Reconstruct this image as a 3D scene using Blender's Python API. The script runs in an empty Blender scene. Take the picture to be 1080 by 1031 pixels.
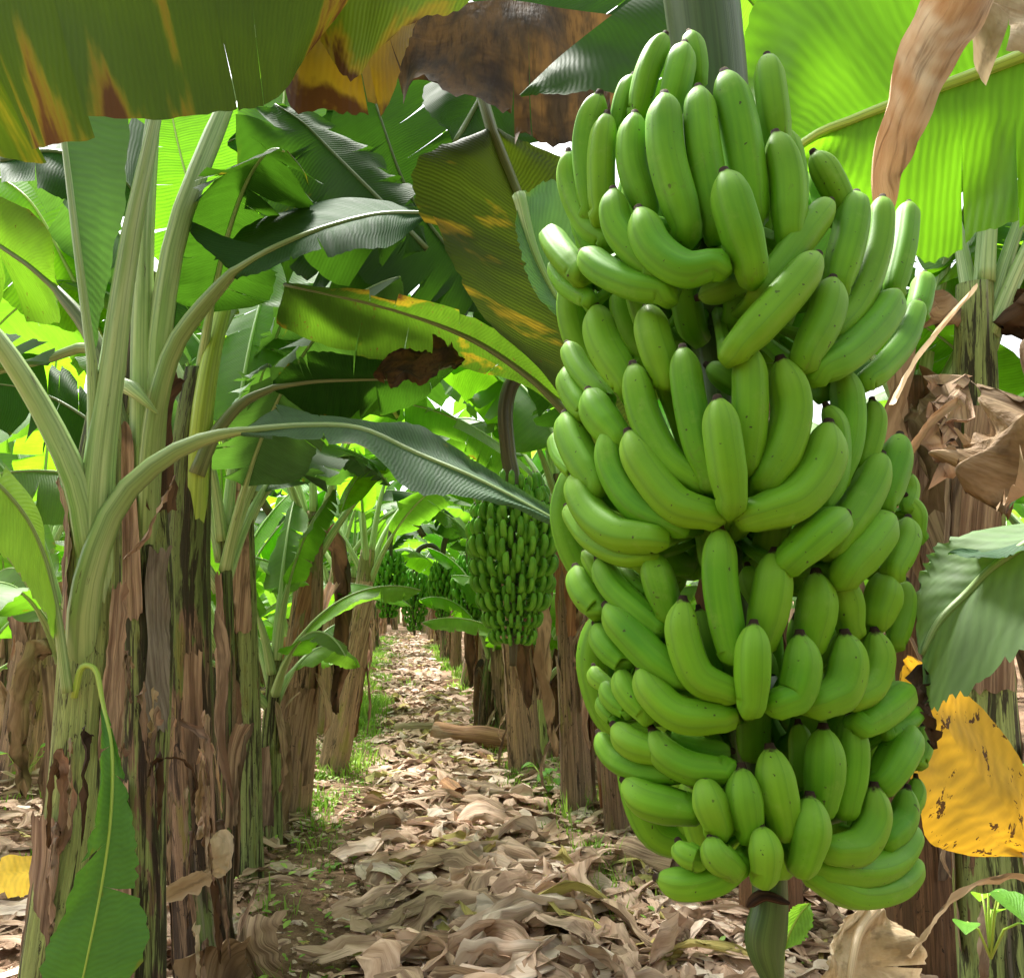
import bpy, math, random
import numpy as np
from math import radians, sin, cos, pi, sqrt
from mathutils import Vector, Matrix, noise
S = bpy.context.scene
COL = S.collection
# ---------------------------------------------------------------- camera, sky, sun, exposure
F = 900.0; CH = 1.3; PITCH = math.atan(112/900.0)
cam = bpy.data.objects.new('camera', bpy.data.cameras.new('camera')); COL.objects.link(cam)
cam.data.sensor_width = 36; cam.data.lens = 36*F/1080
cam.data.clip_start = 0.05; cam.data.clip_end = 2000
cam.location = (0, 0, CH); cam.rotation_euler = (pi/2+PITCH, 0, 0)
S.camera = cam
SUN_EL, SUN_AZ = radians(60), radians(-25)     # azimuth clockwise from +Y: high, ahead of the viewer, so the leaves glow
w = bpy.data.worlds.new('World'); S.world = w; w.use_nodes = True
nt = w.node_tree; nt.nodes.clear()
sky = nt.nodes.new('ShaderNodeTexSky'); sky.sky_type = 'NISHITA'; sky.sun_disc = False
sky.sun_elevation = SUN_EL; sky.sun_rotation = SUN_AZ; sky.dust_density = 4; sky.air_density = 1.0; sky.ozone_density = 1
hs = nt.nodes.new('ShaderNodeHueSaturation'); hs.inputs['Saturation'].default_value = 0.25
bg = nt.nodes.new('ShaderNodeBackground'); bg.inputs[1].default_value = 0.125
wo = nt.nodes.new('ShaderNodeOutputWorld')
nt.links.new(sky.outputs[0], hs.inputs['Color']); nt.links.new(hs.outputs[0], bg.inputs[0]); nt.links.new(bg.outputs[0], wo.inputs[0])
sd = bpy.data.lights.new('sun', 'SUN'); sd.energy = 4.4; sd.angle = radians(14); sd.color = (1, 0.97, 0.9)
sun = bpy.data.objects.new('sun', sd); COL.objects.link(sun)
dv = Vector((sin(SUN_AZ)*cos(SUN_EL), cos(SUN_AZ)*cos(SUN_EL), sin(SUN_EL)))
sun.rotation_euler = (-dv).to_track_quat('-Z', 'Y').to_euler()
vs = S.view_settings
vs.view_transform = 'Standard'; vs.look = 'None'; vs.gamma = 1; vs.use_curve_mapping = False
vs.exposure = 1.88
S.render.resolution_x = 1024; S.render.resolution_y = 977
try:
    S.cycles.max_bounces = 8; S.cycles.transmission_bounces = 6; S.cycles.diffuse_bounces = 4
except Exception: pass

# ---------------------------------------------------------------- helpers
_sp, _cp = sin(PITCH), cos(PITCH)
def P(px, py, Y):
    """point at forward distance Y seen at photo coordinate px, py"""
    xc = (px-540)/F; yc = -(py-515.5)/F
    d = Vector((xc, _cp-yc*_sp, _sp+yc*_cp))
    return Vector((0, 0, CH)) + d*(Y/d.y)
def PX(v):
    d = v-Vector((0, 0, CH)); f = d.y*_cp+d.z*_sp; u = -d.y*_sp+d.z*_cp
    return (540+F*d.x/f, 515.5-F*u/f, f)
ROWK = -0.132
def tag(o, label=None, cat=None, group=None, kind=None):
    if label: o['label'] = label
    if cat: o['category'] = cat
    if group: o['group'] = group
    if kind: o['kind'] = kind
    return o
def empty(name, loc, label, cat, group=None):
    o = bpy.data.objects.new(name, None); COL.objects.link(o); o.location = loc; o.empty_display_size = 0.1
    return tag(o, label, cat, group)
def setparent(o, p):
    o.parent = p
def world_loc(p):
    t = Vector((0, 0, 0))
    while p is not None: t += p.location; p = p.parent
    return t
class MB:
    def __init__(s): s.v = []; s.f = []; s.uv = []; s.mi = []
    def grid(s, rows, uvs, closed=False, mi=0):
        """rows: list of lists of Vectors"""
        b = len(s.v); n = len(rows[0])
        for r, u in zip(rows, uvs):
            s.v.extend([tuple(p) for p in r]); s.uv.extend(u)
        for i in range(len(rows)-1):
            for j in range(n-1 if not closed else n):
                j2 = (j+1) % n
                s.f.append((b+i*n+j, b+i*n+j2, b+(i+1)*n+j2, b+(i+1)*n+j)); s.mi.append(mi)
    def fan(s, ring_start, n, flip=False):
        f = list(range(ring_start, ring_start+n))
        s.f.append(tuple(f if not flip else f[::-1])); s.mi.append(0)
    def build(s, name, mats, parent=None, smooth=True, link=True):
        me = bpy.data.meshes.new(name)
        off = world_loc(parent) if parent is not None else Vector((0, 0, 0))
        va = np.array(s.v, dtype=float).reshape(-1, 3) - np.array(off)
        me.from_pydata(va.tolist(), [], s.f)
        ul = me.uv_layers.new(name='UVMap')
        li = np.empty(len(me.loops), dtype=np.int32); me.loops.foreach_get('vertex_index', li)
        ul.data.foreach_set('uv', np.array(s.uv, dtype=np.float32)[li].ravel())
        if not isinstance(mats, (list, tuple)): mats = [mats]
        for m in mats: me.materials.append(m)
        me.polygons.foreach_set('material_index', s.mi)
        if smooth: me.polygons.foreach_set('use_smooth', [True]*len(me.polygons))
        me.update()
        o = bpy.data.objects.new(name, me); COL.objects.link(o)
        if parent is not None: o.parent = parent
        return o
def catmull(pts, n):
    """resample list of Vectors (or floats) to n points by uniform catmull-rom"""
    m = len(pts)
    if m == 1: return [pts[0]]*n
    out = []
    for i in range(n):
        t = i/(n-1)*(m-1); k = min(int(t), m-2); u = t-k
        p1, p2 = pts[k], pts[k+1]
        p0 = pts[k-1] if k > 0 else p1*2-p2
        p3 = pts[k+2] if k+2 < m else p2*2-p1
        out.append(0.5*((2*p1)+(p2-p0)*u+(2*p0-5*p1+4*p2-p3)*u*u+(3*p1-p0-3*p2+p3)*u**3))
    return out
def fl(pts, n): return [x for x in catmull([float(p) for p in pts], n)]
def arclen(pts):
    a = [0.0]
    for i in range(1, len(pts)): a.append(a[-1]+(pts[i]-pts[i-1]).length)
    return a
def frames(pts, hint=Vector((0, 0, 1))):
    T = []
    for i in range(len(pts)):
        d = pts[min(i+1, len(pts)-1)]-pts[max(i-1, 0)]
        T.append(d.normalized() if d.length > 1e-9 else Vector((0, 0, 1)))
    n = hint-T[0]*hint.dot(T[0])
    if n.length < 1e-3: n = Vector((1, 0, 0))-T[0]*T[0].x
    n.normalize(); N = [n]
    for i in range(1, len(pts)):
        n = N[-1]-T[i]*N[-1].dot(T[i]); n.normalize(); N.append(n)
    return T, N, [t.cross(n) for t, n in zip(T, N)]
def tube(mb, pts, rad, seg=8, hint=Vector((0, 0, 1)), shape=None, cap=True):
    T, N, B = frames(pts, hint); al = arclen(pts); rows = []; uvs = []
    for i, p in enumerate(pts):
        r = rad[i]; row = []; u = []
        for j in range(seg):
            a = 2*pi*j/seg
            k = shape(a, i/(len(pts)-1)) if shape else 1
            row.append(p+(N[i]*cos(a)+B[i]*sin(a))*r*k); u.append((j/seg, al[i]))
        rows.append(row); uvs.append(u)
    b = len(mb.v); mb.grid(rows, uvs, closed=True)
    if cap:
        mb.fan(b, seg, True); mb.fan(b+(len(pts)-1)*seg, seg)
def copy_tree(o, parent=None):
    c = o.copy(); COL.objects.link(c)
    if parent is not None: c.parent = parent
    for ch in list(o.children): copy_tree(ch, c)
    return c

# ---------------------------------------------------------------- materials
class NT:
    def __init__(s, name):
        s.m = bpy.data.materials.new(name); s.m.use_nodes = True; s.t = s.m.node_tree; s.t.nodes.clear()
        s.out = s.n('ShaderNodeOutputMaterial')
    def n(s, ty, **k):
        nd = s.t.nodes.new(ty)
        for a, b in k.items(): setattr(nd, a, b)
        return nd
    def l(s, a, b): s.t.links.new(a, b)
    def set(s, sock, v):
        if isinstance(v, bpy.types.NodeSocket): s.l(v, sock)
        else: sock.default_value = v
    def math(s, op, a, b=0.0, c=None, clamp=False):
        nd = s.n('ShaderNodeMath', operation=op); nd.use_clamp = clamp
        s.set(nd.inputs[0], a); s.set(nd.inputs[1], b)
        if c is not None: s.set(nd.inputs[2], c)
        return nd.outputs[0]
    def mix(s, f, a, b, mode='MIX'):
        nd = s.n('ShaderNodeMix', data_type='RGBA', blend_type=mode)
        s.set(nd.inputs[0], f)
        for i, v in ((6, a), (7, b)): s.set(nd.inputs[i], v if not isinstance(v, tuple) else (*v[:3], 1))
        return nd.outputs[2]
    def ss(s, x, a, b):      # smoothstep 0..1
        nd = s.n('ShaderNodeMapRange', interpolation_type='SMOOTHSTEP')
        s.set(nd.inputs[0], x); nd.inputs[1].default_value = a; nd.inputs[2].default_value = b
        return nd.outputs[0]
    def vec(s, src, sc=(1, 1, 1), off=(0, 0, 0)):
        nd = s.n('ShaderNodeMapping'); s.l(src, nd.inputs[0]); nd.inputs['Scale'].default_value = sc; nd.inputs['Location'].default_value = off
        return nd.outputs[0]
    def noise(s, v, scale=1, detail=3, rough=0.5, dist=0.0):
        nd = s.n('ShaderNodeTexNoise'); s.l(v, nd.inputs['Vector']); nd.inputs['Scale'].default_value = scale
        nd.inputs['Detail'].default_value = detail; nd.inputs['Roughness'].default_value = rough; nd.inputs['Distortion'].default_value = dist
        return nd.outputs[0]
    def bump(s, h, strength=0.3, dist=0.01):
        nd = s.n('ShaderNodeBump'); s.l(h, nd.inputs['Height']); nd.inputs['Strength'].default_value = strength; nd.inputs['Distance'].default_value = dist
        return nd.outputs[0]
    def bsdf(s, col, rough=0.5, nor=None, spec=0.5, **k):
        nd = s.n('ShaderNodeBsdfPrincipled'); s.set(nd.inputs['Base Color'], col if not isinstance(col, tuple) else (*col, 1))
        s.set(nd.inputs['Roughness'], rough); nd.inputs['Specular IOR Level'].default_value = spec
        if nor: s.l(nor, nd.inputs['Normal'])
        for a, b in k.items(): s.set(nd.inputs[a.replace('_', ' ')], b)
        return nd.outputs[0]
    def objrand(s):
        return s.n('ShaderNodeObjectInfo').outputs['Random']
    def offset_by_rand(s, v, amt=37.0):
        r = s.math('MULTIPLY', s.objrand(), amt)
        nd = s.n('ShaderNodeVectorMath', operation='ADD'); s.l(v, nd.inputs[0]); s.l(r, nd.inputs[1]); return nd.outputs[0]
    def done(s, sh): s.l(sh, s.out.inputs[0]); return s.m

def leaf_mat(name, top, trans, under=None, damage=0.0, tf=0.45, rough=0.38, brown=0.0, vein=0.010, seed=0.0, speck=0.0, dst=(7, 1.3), edge=0.12, spk=(70, 7), spec=0.20):
    """banana leaf: parallel side veins, waxy front, light shining through; uv = (metres along midrib, -1..1 across)"""
    n = NT(name)
    uv = n.n('ShaderNodeUVMap').outputs[0]
    sep = n.n('ShaderNodeSeparateXYZ'); n.l(uv, sep.inputs[0]); u, v = sep.outputs[0], sep.outputs[1]
    av = n.math('ABSOLUTE', v)
    un = n.math('ADD', u, n.math('MULTIPLY', av, 0.05))
    wob = n.noise(n.offset_by_rand(n.vec(uv, (3, 3, 1))), 1.0, 2)
    ph = n.math('MULTIPLY', n.math('ADD', un, n.math('MULTIPLY', wob, 0.02)), 2*pi/vein)
    wv = n.math('SINE', ph)
    ph2 = n.math('MULTIPLY', un, 2*pi/(vein*6.3)); wv2 = n.math('SINE', ph2)
    ro = n.offset_by_rand(uv)
    big = n.noise(n.vec(ro, (5, 1.2, 1)), 1.0, 4, 0.6)
    streak = n.noise(n.vec(ro, (55, 0.8, 1), (seed, seed*2, 0)), 1.0, 3, 0.6)
    f1 = n.math('ADD', n.math('MULTIPLY', wv, 0.10), n.math('MULTIPLY', n.math('SUBTRACT', streak, 0.5), 1.0))
    f1 = n.math('ADD', f1, n.math('MULTIPLY', n.math('SUBTRACT', big, 0.5), 1.6))
    f1 = n.math('ADD', f1, 0.5, clamp=True)
    r = n.objrand()
    k0 = tuple(c*0.72 for c in top); k1 = tuple(min(1, c*1.35) for c in top)
    t0 = tuple(c*0.70 for c in trans); t1 = tuple(min(1, c*1.3) for c in trans)
    col = n.mix(f1, k0, k1); tcol = n.mix(f1, t0, t1)
    br = n.math('ADD', n.math('MULTIPLY', r, 0.5), 0.75)
    col = n.mix(1.0, col, n_comb(n, br), 'MULTIPLY')
    # underside gets its own leaf colour
    if under is not None:
        back = n.n('ShaderNodeNewGeometry').outputs['Backfacing']
        col = n.mix(n.math('MULTIPLY', back, 0.8), col, under)
    dm = None
    if damage > 0 or brown > 0:
        dn = n.noise(n.vec(n.offset_by_rand(uv, 91.0), (dst[0], dst[1], 1), (seed, 3.1*seed, 0)), 1.0, 4, 0.55, 0.2)
        fine = n.noise(n.vec(ro, (60, 6, 1)), 1.0, 3, 0.6)
        e = n.math('MULTIPLY', n.math('POWER', av, 4.0), edge)
        q = n.math('ADD', n.math('ADD', dn, e), n.math('MULTIPLY', fine, 0.10))
        th = 0.82-0.18*damage
        dm = n.math('MULTIPLY', n.ss(q, th-.03, th+0.09), 0.85)
        db = n.ss(q, th+0.06-0.1*brown, th+0.15-0.1*brown)
        col = n.mix(dm, col, (0.30, 0.21, 0.020)); tcol = n.mix(dm, tcol, (0.36, 0.24, 0.012))
        col = n.mix(db, col, (0.07, 0.035, 0.014)); tcol = n.mix(db, tcol, (0.09, 0.035, 0.008))
    if speck > 0:
        sn = n.noise(n.vec(ro, (spk[0], spk[1], 1)), 1.0, 4, 0.75, 0.4)
        sk = n.ss(sn, 0.70-0.06*speck, 0.73-0.06*speck)
        col = n.mix(sk, col, (0.09, 0.045, 0.015)); tcol = n.mix(sk, tcol, (0.09, 0.04, 0.01))
    h = n.math('ADD', n.math('MULTIPLY', wv, 0.4), n.math('MULTIPLY', wv2, 0.25))
    h = n.math('ADD', h, n.math('MULTIPLY', big, 2.0))
    nor = n.bump(h, 0.3, 0.0022)
    rg = n.math('ADD', n.math('MULTIPLY', streak, 0.25), rough+0.02)
    a = n.bsdf(col, rg, nor, spec)
    b = n.n('ShaderNodeBsdfTranslucent'); n.l(tcol, b.inputs[0]); n.l(nor, b.inputs[1])
    mx = n.n('ShaderNodeMixShader'); mx.inputs[0].default_value = tf; n.l(a, mx.inputs[1]); n.l(b.outputs[0], mx.inputs[2])
    return n.done(mx.outputs[0])
def n_comb(n, val):
    c = n.n('ShaderNodeCombineColor'); 
    for i in range(3): n.l(val, c.inputs[i])
    return c.outputs[0]

def banana_mat():
    n = NT('banana_skin')
    uv = n.n('ShaderNodeUVMap').outputs[0]
    sep = n.n('ShaderNodeSeparateXYZ'); n.l(uv, sep.inputs[0]); u, v = sep.outputs[0], sep.outputs[1]
    ob = n.offset_by_rand(n.n('ShaderNodeTexCoord').outputs['Object'], 11)
    big = n.noise(ob, 14, 3)
    lon = n.noise(n.offset_by_rand(n.vec(uv, (22, 9, 1)), 9), 1.0, 3, 0.55)
    f = n.math('ADD', n.math('MULTIPLY', n.math('SUBTRACT', big, 0.5), 1.3), n.math('MULTIPLY', n.math('SUBTRACT', lon, 0.5), 0.9))
    f = n.math('ADD', f, 0.5, clamp=True)
    col = n.mix(f, (0.048, 0.195, 0.005), (0.145, 0.385, 0.012))
    r = n.objrand()
    col = n.mix(n.math('MULTIPLY', r, 0.45), col, (0.17, 0.32, 0.012))
    # paler towards the flower end, darker ridges
    col = n.mix(n.math('MULTIPLY', n.ss(v, 0.05, 0.0), 0.35), col, (0.28, 0.44, 0.055))
    rid = n.math('POWER', n.math('ABSOLUTE', n.math('COSINE', n.math('MULTIPLY', u, 5*pi))), 14.0)
    col = n.mix(n.math('MULTIPLY', rid, 0.42), col, (0.07, 0.19, 0.012))
    # small scars
    sp = n.noise(ob, 190, 2, 0.4); sc = n.ss(sp, 0.735, 0.76)
    sp2 = n.noise(n.vec(ob, (1, 1, 1)), 75, 2, 0.5); sc = n.math('MAXIMUM', sc, n.math('MULTIPLY', n.ss(sp2, 0.74, 0.77), 0.8))
    col = n.mix(n.math('MULTIPLY', sc, 0.85), col, (0.035, 0.03, 0.012))
    scuf = n.noise(n.offset_by_rand(n.vec(uv, (5, 30, 1)), 5), 1.0, 5, 0.7, 1.0); col = n.mix(n.math('MULTIPLY', n.ss(scuf, 0.63, 0.70), 0.45), col, (0.10, 0.13, 0.025))
    bl = n.noise(ob, 30, 5, 0.7); col = n.mix(n.math('MULTIPLY', n.ss(bl, 0.55, 0.75), 0.35), col, (0.21, 0.36, 0.06))
    # brown flower end
    j = n.math('ADD', v, n.math('MULTIPLY', n.math('SUBTRACT', n.noise(ob, 160, 2), 0.5), 0.010))
    tip = n.ss(j, 0.0085, 0.0045)
    col = n.mix(tip, col, (0.030, 0.017, 0.011))
    sm = n.noise(ob, 400, 2)
    nor = n.bump(n.math('ADD', n.math('MULTIPLY', rid, 1.0), n.math('MULTIPLY', sm, 0.25)), 0.22, 0.0016)
    rg = n.math('ADD', n.math('MULTIPLY', lon, 0.25), 0.42)
    rg = n.math('ADD', rg, n.math('MULTIPLY', tip, 0.4))
    return n.done(n.bsdf(col, rg, nor, 0.20, Subsurface_Weight=0.12, Subsurface_Radius=(0.012, 0.02, 0.004), Subsurface_Scale=0.4))

def stem_mat(name, green, brown, dark, gmix, seed=0, dk=0.5):
    """pseudostem: long upright fibres, green where the live sheath shows, brown where it has dried"""
    n = NT(name)
    uvn = n.n('ShaderNodeUVMap').outputs[0]
    sep = n.n('ShaderNodeSeparateXYZ'); n.l(uvn, sep.inputs[0])
    a = n.math('MULTIPLY', sep.outputs[0], 2*pi)
    cx = n.n('ShaderNodeCombineXYZ'); n.l(n.math('COSINE', a), cx.inputs[0]); n.l(n.math('SINE', a), cx.inputs[1]); n.l(sep.outputs[1], cx.inputs[2])
    c = n.offset_by_rand(cx.outputs[0], 23+seed)
    fib = n.noise(n.vec(c, (8, 8, 2.6)), 1.0, 5, 0.68, 0.7)
    fine = n.noise(n.vec(c, (26, 26, 5.0)), 1.0, 4, 0.65, 0.8)
    pat = n.noise(n.vec(c, (0.9, 0.9, 1.9)), 1.0, 5, 0.62, 0.4)
    drk = n.noise(n.vec(c, (2.4, 2.4, 2.6), (5, 5, 5)), 1.0, 5, 0.7, 0.5)
    col = n.mix(n.ss(fib, 0.35, 0.65), tuple(x*0.62 for x in brown), tuple(min(1, x*1.45) for x in brown))
    gcol = n.mix(n.ss(fib, 0.3, 0.7), tuple(x*0.75 for x in green), tuple(min(1, x*1.3) for x in green))
    pat = n.math('ADD', pat, n.math('MULTIPLY', n.ss(sep.outputs[1], 0.75, 1.6), 0.22))
    col = n.mix(n.ss(pat, 0.80-gmix*0.6, 0.84-gmix*0.6), col, gcol) if gmix > 0 else col
    if gmix > 0:
        g2 = n.noise(n.vec(c, (1.3, 1.3, 3), (9, 2, 4)), 1.0, 4, 0.6)
        col = n.mix(n.math('MULTIPLY', n.ss(g2, 0.56, 0.66), 0.6), col, (0.30, 0.29, 0.05))
    col = n.mix(n.math('MULTIPLY', n.ss(drk, 0.66-0.18*dk, 0.74-0.18*dk), 0.9), col, dark)
    col = n.mix(n.math('MULTIPLY', n.ss(fine, 0.52, 0.72), 0.55), col, dark)
    pale = n.noise(n.vec(c, (3, 3, 1.4), (1, 7, 2)), 1.0, 4, 0.6)
    col = n.mix(n.math('MULTIPLY', n.ss(pale, 0.60, 0.72), 0.45), col, (0.42, 0.36, 0.29))
    br = n.math('ADD', n.math('MULTIPLY', n.objrand(), 0.5), 0.75)
    col = n.mix(1.0, col, n_comb(n, br), 'MULTIPLY')
    sc = n.noise(n.vec(c, (3.5, 3.5, 14), (3, 3, 8)), 1.0, 4, 0.75, 1.2)
    col = n.mix(n.math('MULTIPLY', n.ss(sc, 0.60, 0.66), 0.85), col, (0.016, 0.010, 0.010))
    hair = n.noise(n.vec(c, (60, 60, 5.0)), 1.0, 3, 0.65, 0.6)
    col = n.mix(n.math('MULTIPLY', n.ss(hair, 0.55, 0.7), 0.5), col, dark)
    col = n.mix(n.math('MULTIPLY', n.ss(hair, 0.42, 0.3), 0.35), col, tuple(min(1, x*2.0) for x in brown))
    nor = n.bump(n.math('ADD', fib, n.math('MULTIPLY', n.math('ADD', fine, hair), 0.6)), 0.9, 0.014)
    return n.done(n.bsdf(col, 0.68, nor, 0.3))

def dry_mat(name, ca, cb, cc, tf=0.12, sc=1.0, stretch=(18, 2.5, 1)):
    n = NT(name)
    uv = n.offset_by_rand(n.n('ShaderNodeUVMap').outputs[0], 51)
    f = n.noise(n.vec(uv, (stretch[0]*sc, stretch[1]*sc, 1)), 1.0, 4, 0.6)
    g = n.noise(n.vec(uv, (2.5*sc, 2.0*sc, 1), (4, 4, 0)), 1.0, 4, 0.65, 0.5)
    col = n.mix(n.ss(f, 0.36, 0.64), ca, cb)
    col = n.mix(n.math('MULTIPLY', n.ss(g, 0.5, 0.68), 0.85), col, cc)
    br = n.math('ADD', n.math('MULTIPLY', n.objrand(), 0.5), 0.75)
    col = n.mix(1.0, col, n_comb(n, br), 'MULTIPLY')
    hh = n.noise(n.vec(uv, (stretch[0]*4*sc, stretch[1]*2*sc, 1)), 1.0, 3, 0.6)
    col = n.mix(n.math('MULTIPLY', n.ss(hh, 0.52, 0.68), 0.5), col, tuple(x*0.35 for x in ca))
    nor = n.bump(n.math('ADD', n.math('ADD', f, g), n.math('MULTIPLY', hh, 0.7)), 0.8, 0.010)
    a = n.bsdf(col, 0.75, nor, 0.25)
    b = n.n('ShaderNodeBsdfTranslucent'); n.l(col, b.inputs[0])
    mx = n.n('ShaderNodeMixShader'); mx.inputs[0].default_value = tf; n.l(a, mx.inputs[1]); n.l(b.outputs[0], mx.inputs[2])
    return n.done(mx.outputs[0])

def rib_mat(name, c0, c1):
    n = NT(name)
    uv = n.n('ShaderNodeUVMap').outputs[0]
    f = n.noise(n.offset_by_rand(n.vec(uv, (9, 3, 1)), 9), 1.0, 4, 0.6)
    sp = n.noise(n.offset_by_rand(n.vec(uv, (14, 9, 1)), 19), 1.0, 5, 0.7); ln = n.noise(n.offset_by_rand(n.vec(uv, (26, 1.2, 1)), 29), 1.0, 3, 0.6)
    c2 = tuple(x*0.62 for x in c0)
    col = n.mix(n.ss(f, 0.3, 0.7), c0, c1)
    col = n.mix(n.math('MULTIPLY', n.ss(ln, 0.45, 0.62), 0.7), col, c2)
    col = n.mix(n.math('MULTIPLY', n.ss(sp, 0.64, 0.70), 0.7), col, (0.05, 0.03, 0.02))
    return n.done(n.bsdf(col, 0.42, n.bump(f, 0.3, 0.004), 0.45))

M = {}
M['banana'] = banana_mat()
UND = (0.13, 0.22, 0.07)
M['leaf'] = leaf_mat('leaf_green', (0.045, 0.125, 0.018), (0.155, 0.37, 0.014), UND, damage=0.25, tf=0.5, speck=0.15)
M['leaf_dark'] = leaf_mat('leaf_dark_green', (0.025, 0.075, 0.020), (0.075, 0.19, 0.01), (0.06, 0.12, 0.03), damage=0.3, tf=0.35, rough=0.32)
M['leaf_olive'] = leaf_mat('leaf_olive', (0.06, 0.10, 0.014), (0.15, 0.24, 0.008), (0.08, 0.12, 0.018), damage=0.5, tf=0.45, brown=0.1, seed=2.3, speck=0.0, edge=0.30)
M['leaf_bright'] = leaf_mat('leaf_backlit', (0.075, 0.20, 0.012), (0.19, 0.48, 0.010), (0.10, 0.27, 0.02), damage=0.0, tf=0.65, vein=0.016)
M['leaf_young'] = leaf_mat('leaf_young', (0.10, 0.27, 0.035), (0.27, 0.54, 0.035), (0.16, 0.33, 0.06), tf=0.5)
M['leaf_blue'] = leaf_mat('leaf_waxy', (0.075, 0.15, 0.075), (0.10, 0.24, 0.02), (0.13, 0.20, 0.11), damage=0.15, tf=0.3, rough=0.5, spec=.15)
M['leaf_grey'] = leaf_mat('leaf_grey_green', (0.16, 0.26, 0.11), (0.16, 0.36, 0.04), (0.17, 0.27, 0.12), damage=0.1, tf=0.35, rough=0.5, vein=0.018)
M['leaf_yellow'] = leaf_mat('leaf_yellow', (0.62, 0.36, 0.03), (0.65, 0.33, 0.01), (0.60, 0.35, 0.03), tf=0.35, rough=0.55, speck=1.0, vein=0.02)
M['rib'] = rib_mat('midrib_green', (0.20, 0.32, 0.09), (0.34, 0.44, 0.17))
M['rib_y'] = rib_mat('midrib_yellow_green', (0.30, 0.45, 0.05), (0.42, 0.58, 0.10))
M['rib_d'] = rib_mat('midrib_dull', (0.11, 0.16, 0.05), (0.20, 0.25, 0.09))
M['pet'] = rib_mat('petiole_green', (0.25, 0.40, 0.12), (0.46, 0.58, 0.27))
M['rachis'] = rib_mat('bunch_stalk', (0.035, 0.09, 0.015), (0.075, 0.15, 0.03))
M['pedun'] = rib_mat('peduncle_grey_green', (0.042, 0.085, 0.025), (0.075, 0.125, 0.042))
M['pedun_b'] = rib_mat('peduncle_brown', (0.05, 0.045, 0.02), (0.11, 0.10, 0.04))
M['stem_g'] = stem_mat('pseudostem_green', (0.42, 0.52, 0.17), (0.28, 0.17, 0.10), (0.022, 0.014, 0.012), 0.74, dk=0.9)
M['stem_m'] = stem_mat('pseudostem_mixed', (0.18, 0.25, 0.07), (0.29, 0.19, 0.115), (0.028, 0.018, 0.012), 0.46, dk=1.0)
M['stem_b'] = stem_mat('pseudostem_brown', (0.2, 0.2, 0.06), (0.36, 0.235, 0.15), (0.045, 0.026, 0.018), 0.22, dk=0.55)
M['sheath'] = dry_mat('dry_sheath', (0.22, 0.135, 0.085), (0.50, 0.35, 0.23), (0.06, 0.036, 0.026), stretch=(30, 2.5))
M['sheath_red'] = dry_mat('dry_sheath_red', (0.22, 0.10, 0.05), (0.42, 0.22, 0.11), (0.40, 0.30, 0.22), stretch=(26, 2.0))
M['dry'] = dry_mat('dry_leaf', (0.20, 0.125, 0.065), (0.40, 0.28, 0.165), (0.11, 0.066, 0.036))
M['dry_dark'] = dry_mat('dry_leaf_dark', (0.06, 0.035, 0.02), (0.14, 0.075, 0.035), (0.02, 0.014, 0.01), tf=0.2)
M['dry_tan'] = dry_mat('dry_leaf_tan', (0.36, 0.26, 0.14), (0.56, 0.45, 0.30), (0.26, 0.15, 0.06), tf=0.25, stretch=(12, 1.5))
M['leaf_mid'] = leaf_mat('leaf_mid_green', (0.055, 0.20, 0.03), (0.16, 0.42, 0.02), (0.09, 0.22, 0.05), damage=0.45, tf=0.35, seed=4.0, vein=0.012)
M['leaf_pleat'] = leaf_mat('leaf_pleated', (0.09, 0.19, 0.06), (0.12, 0.30, 0.04), (0.12, 0.2, 0.08), tf=0.35, vein=0.022)
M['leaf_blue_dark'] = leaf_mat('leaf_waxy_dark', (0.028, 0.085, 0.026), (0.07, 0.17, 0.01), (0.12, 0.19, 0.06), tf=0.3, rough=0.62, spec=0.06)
M['leaf_spot'] = leaf_mat('leaf_spotted', (0.06, 0.14, 0.02), (0.15, 0.34, 0.01), (0.10, 0.18, 0.03), damage=0.3, tf=0.4, speck=0.8)
M['leaf_holes'] = leaf_mat('leaf_flecked', (0.06, 0.14, 0.02), (0.065, 0.14, 0.006), (0.05, 0.11, 0.02), damage=0.7, tf=0.6, speck=1.1)
M['leaf_olive_streak'] = leaf_mat('leaf_olive_streaked', (0.026, 0.050, 0.006), (0.055, 0.092, 0.004), (0.055, 0.095, 0.015), damage=0.9, tf=0.42, brown=0.55, seed=1.1, speck=0.0, dst=(9, 0.45), edge=0.12, spec=.06)
M['leaf_olive2'] = leaf_mat('leaf_dull_olive', (0.026, 0.048, 0.006), (0.07, 0.11, 0.005), (0.04, 0.065, 0.010), damage=0.75, tf=0.42, brown=-0.3, seed=6.1, speck=0.3, dst=(11, .8), edge=0.05, spec=.06)
M['leaf_yellow_brown'] = leaf_mat('leaf_yellow_brown', (0.22, 0.15, 0.02), (0.45, 0.27, 0.01), (0.22, 0.15, 0.02), damage=1.1, tf=0.45, brown=0.1, seed=3.0)
M['dry_dark_leaf'] = dry_mat('dry_leaf_dark_brown', (0.045, 0.03, 0.015), (0.12, 0.065, 0.02), (0.02, 0.013, 0.008), tf=0.35)  # dark brown of the withered leaf and the blackened curl
M['sheath_tan'] = dry_mat('dry_sheath_tan', (0.24, 0.115, 0.04), (0.38, 0.235, 0.12), (0.48, 0.40, 0.28), tf=0.15, stretch=(26, 3))
M['sheath_grey'] = dry_mat('dry_sheath_grey', (0.20, 0.17, 0.13), (0.36, 0.32, 0.26), (0.04, 0.03, 0.03), stretch=(30, 4))
M['dryrib'] = rib_mat('midrib_dry', (0.42, 0.30, 0.16), (0.55, 0.44, 0.28))
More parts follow.
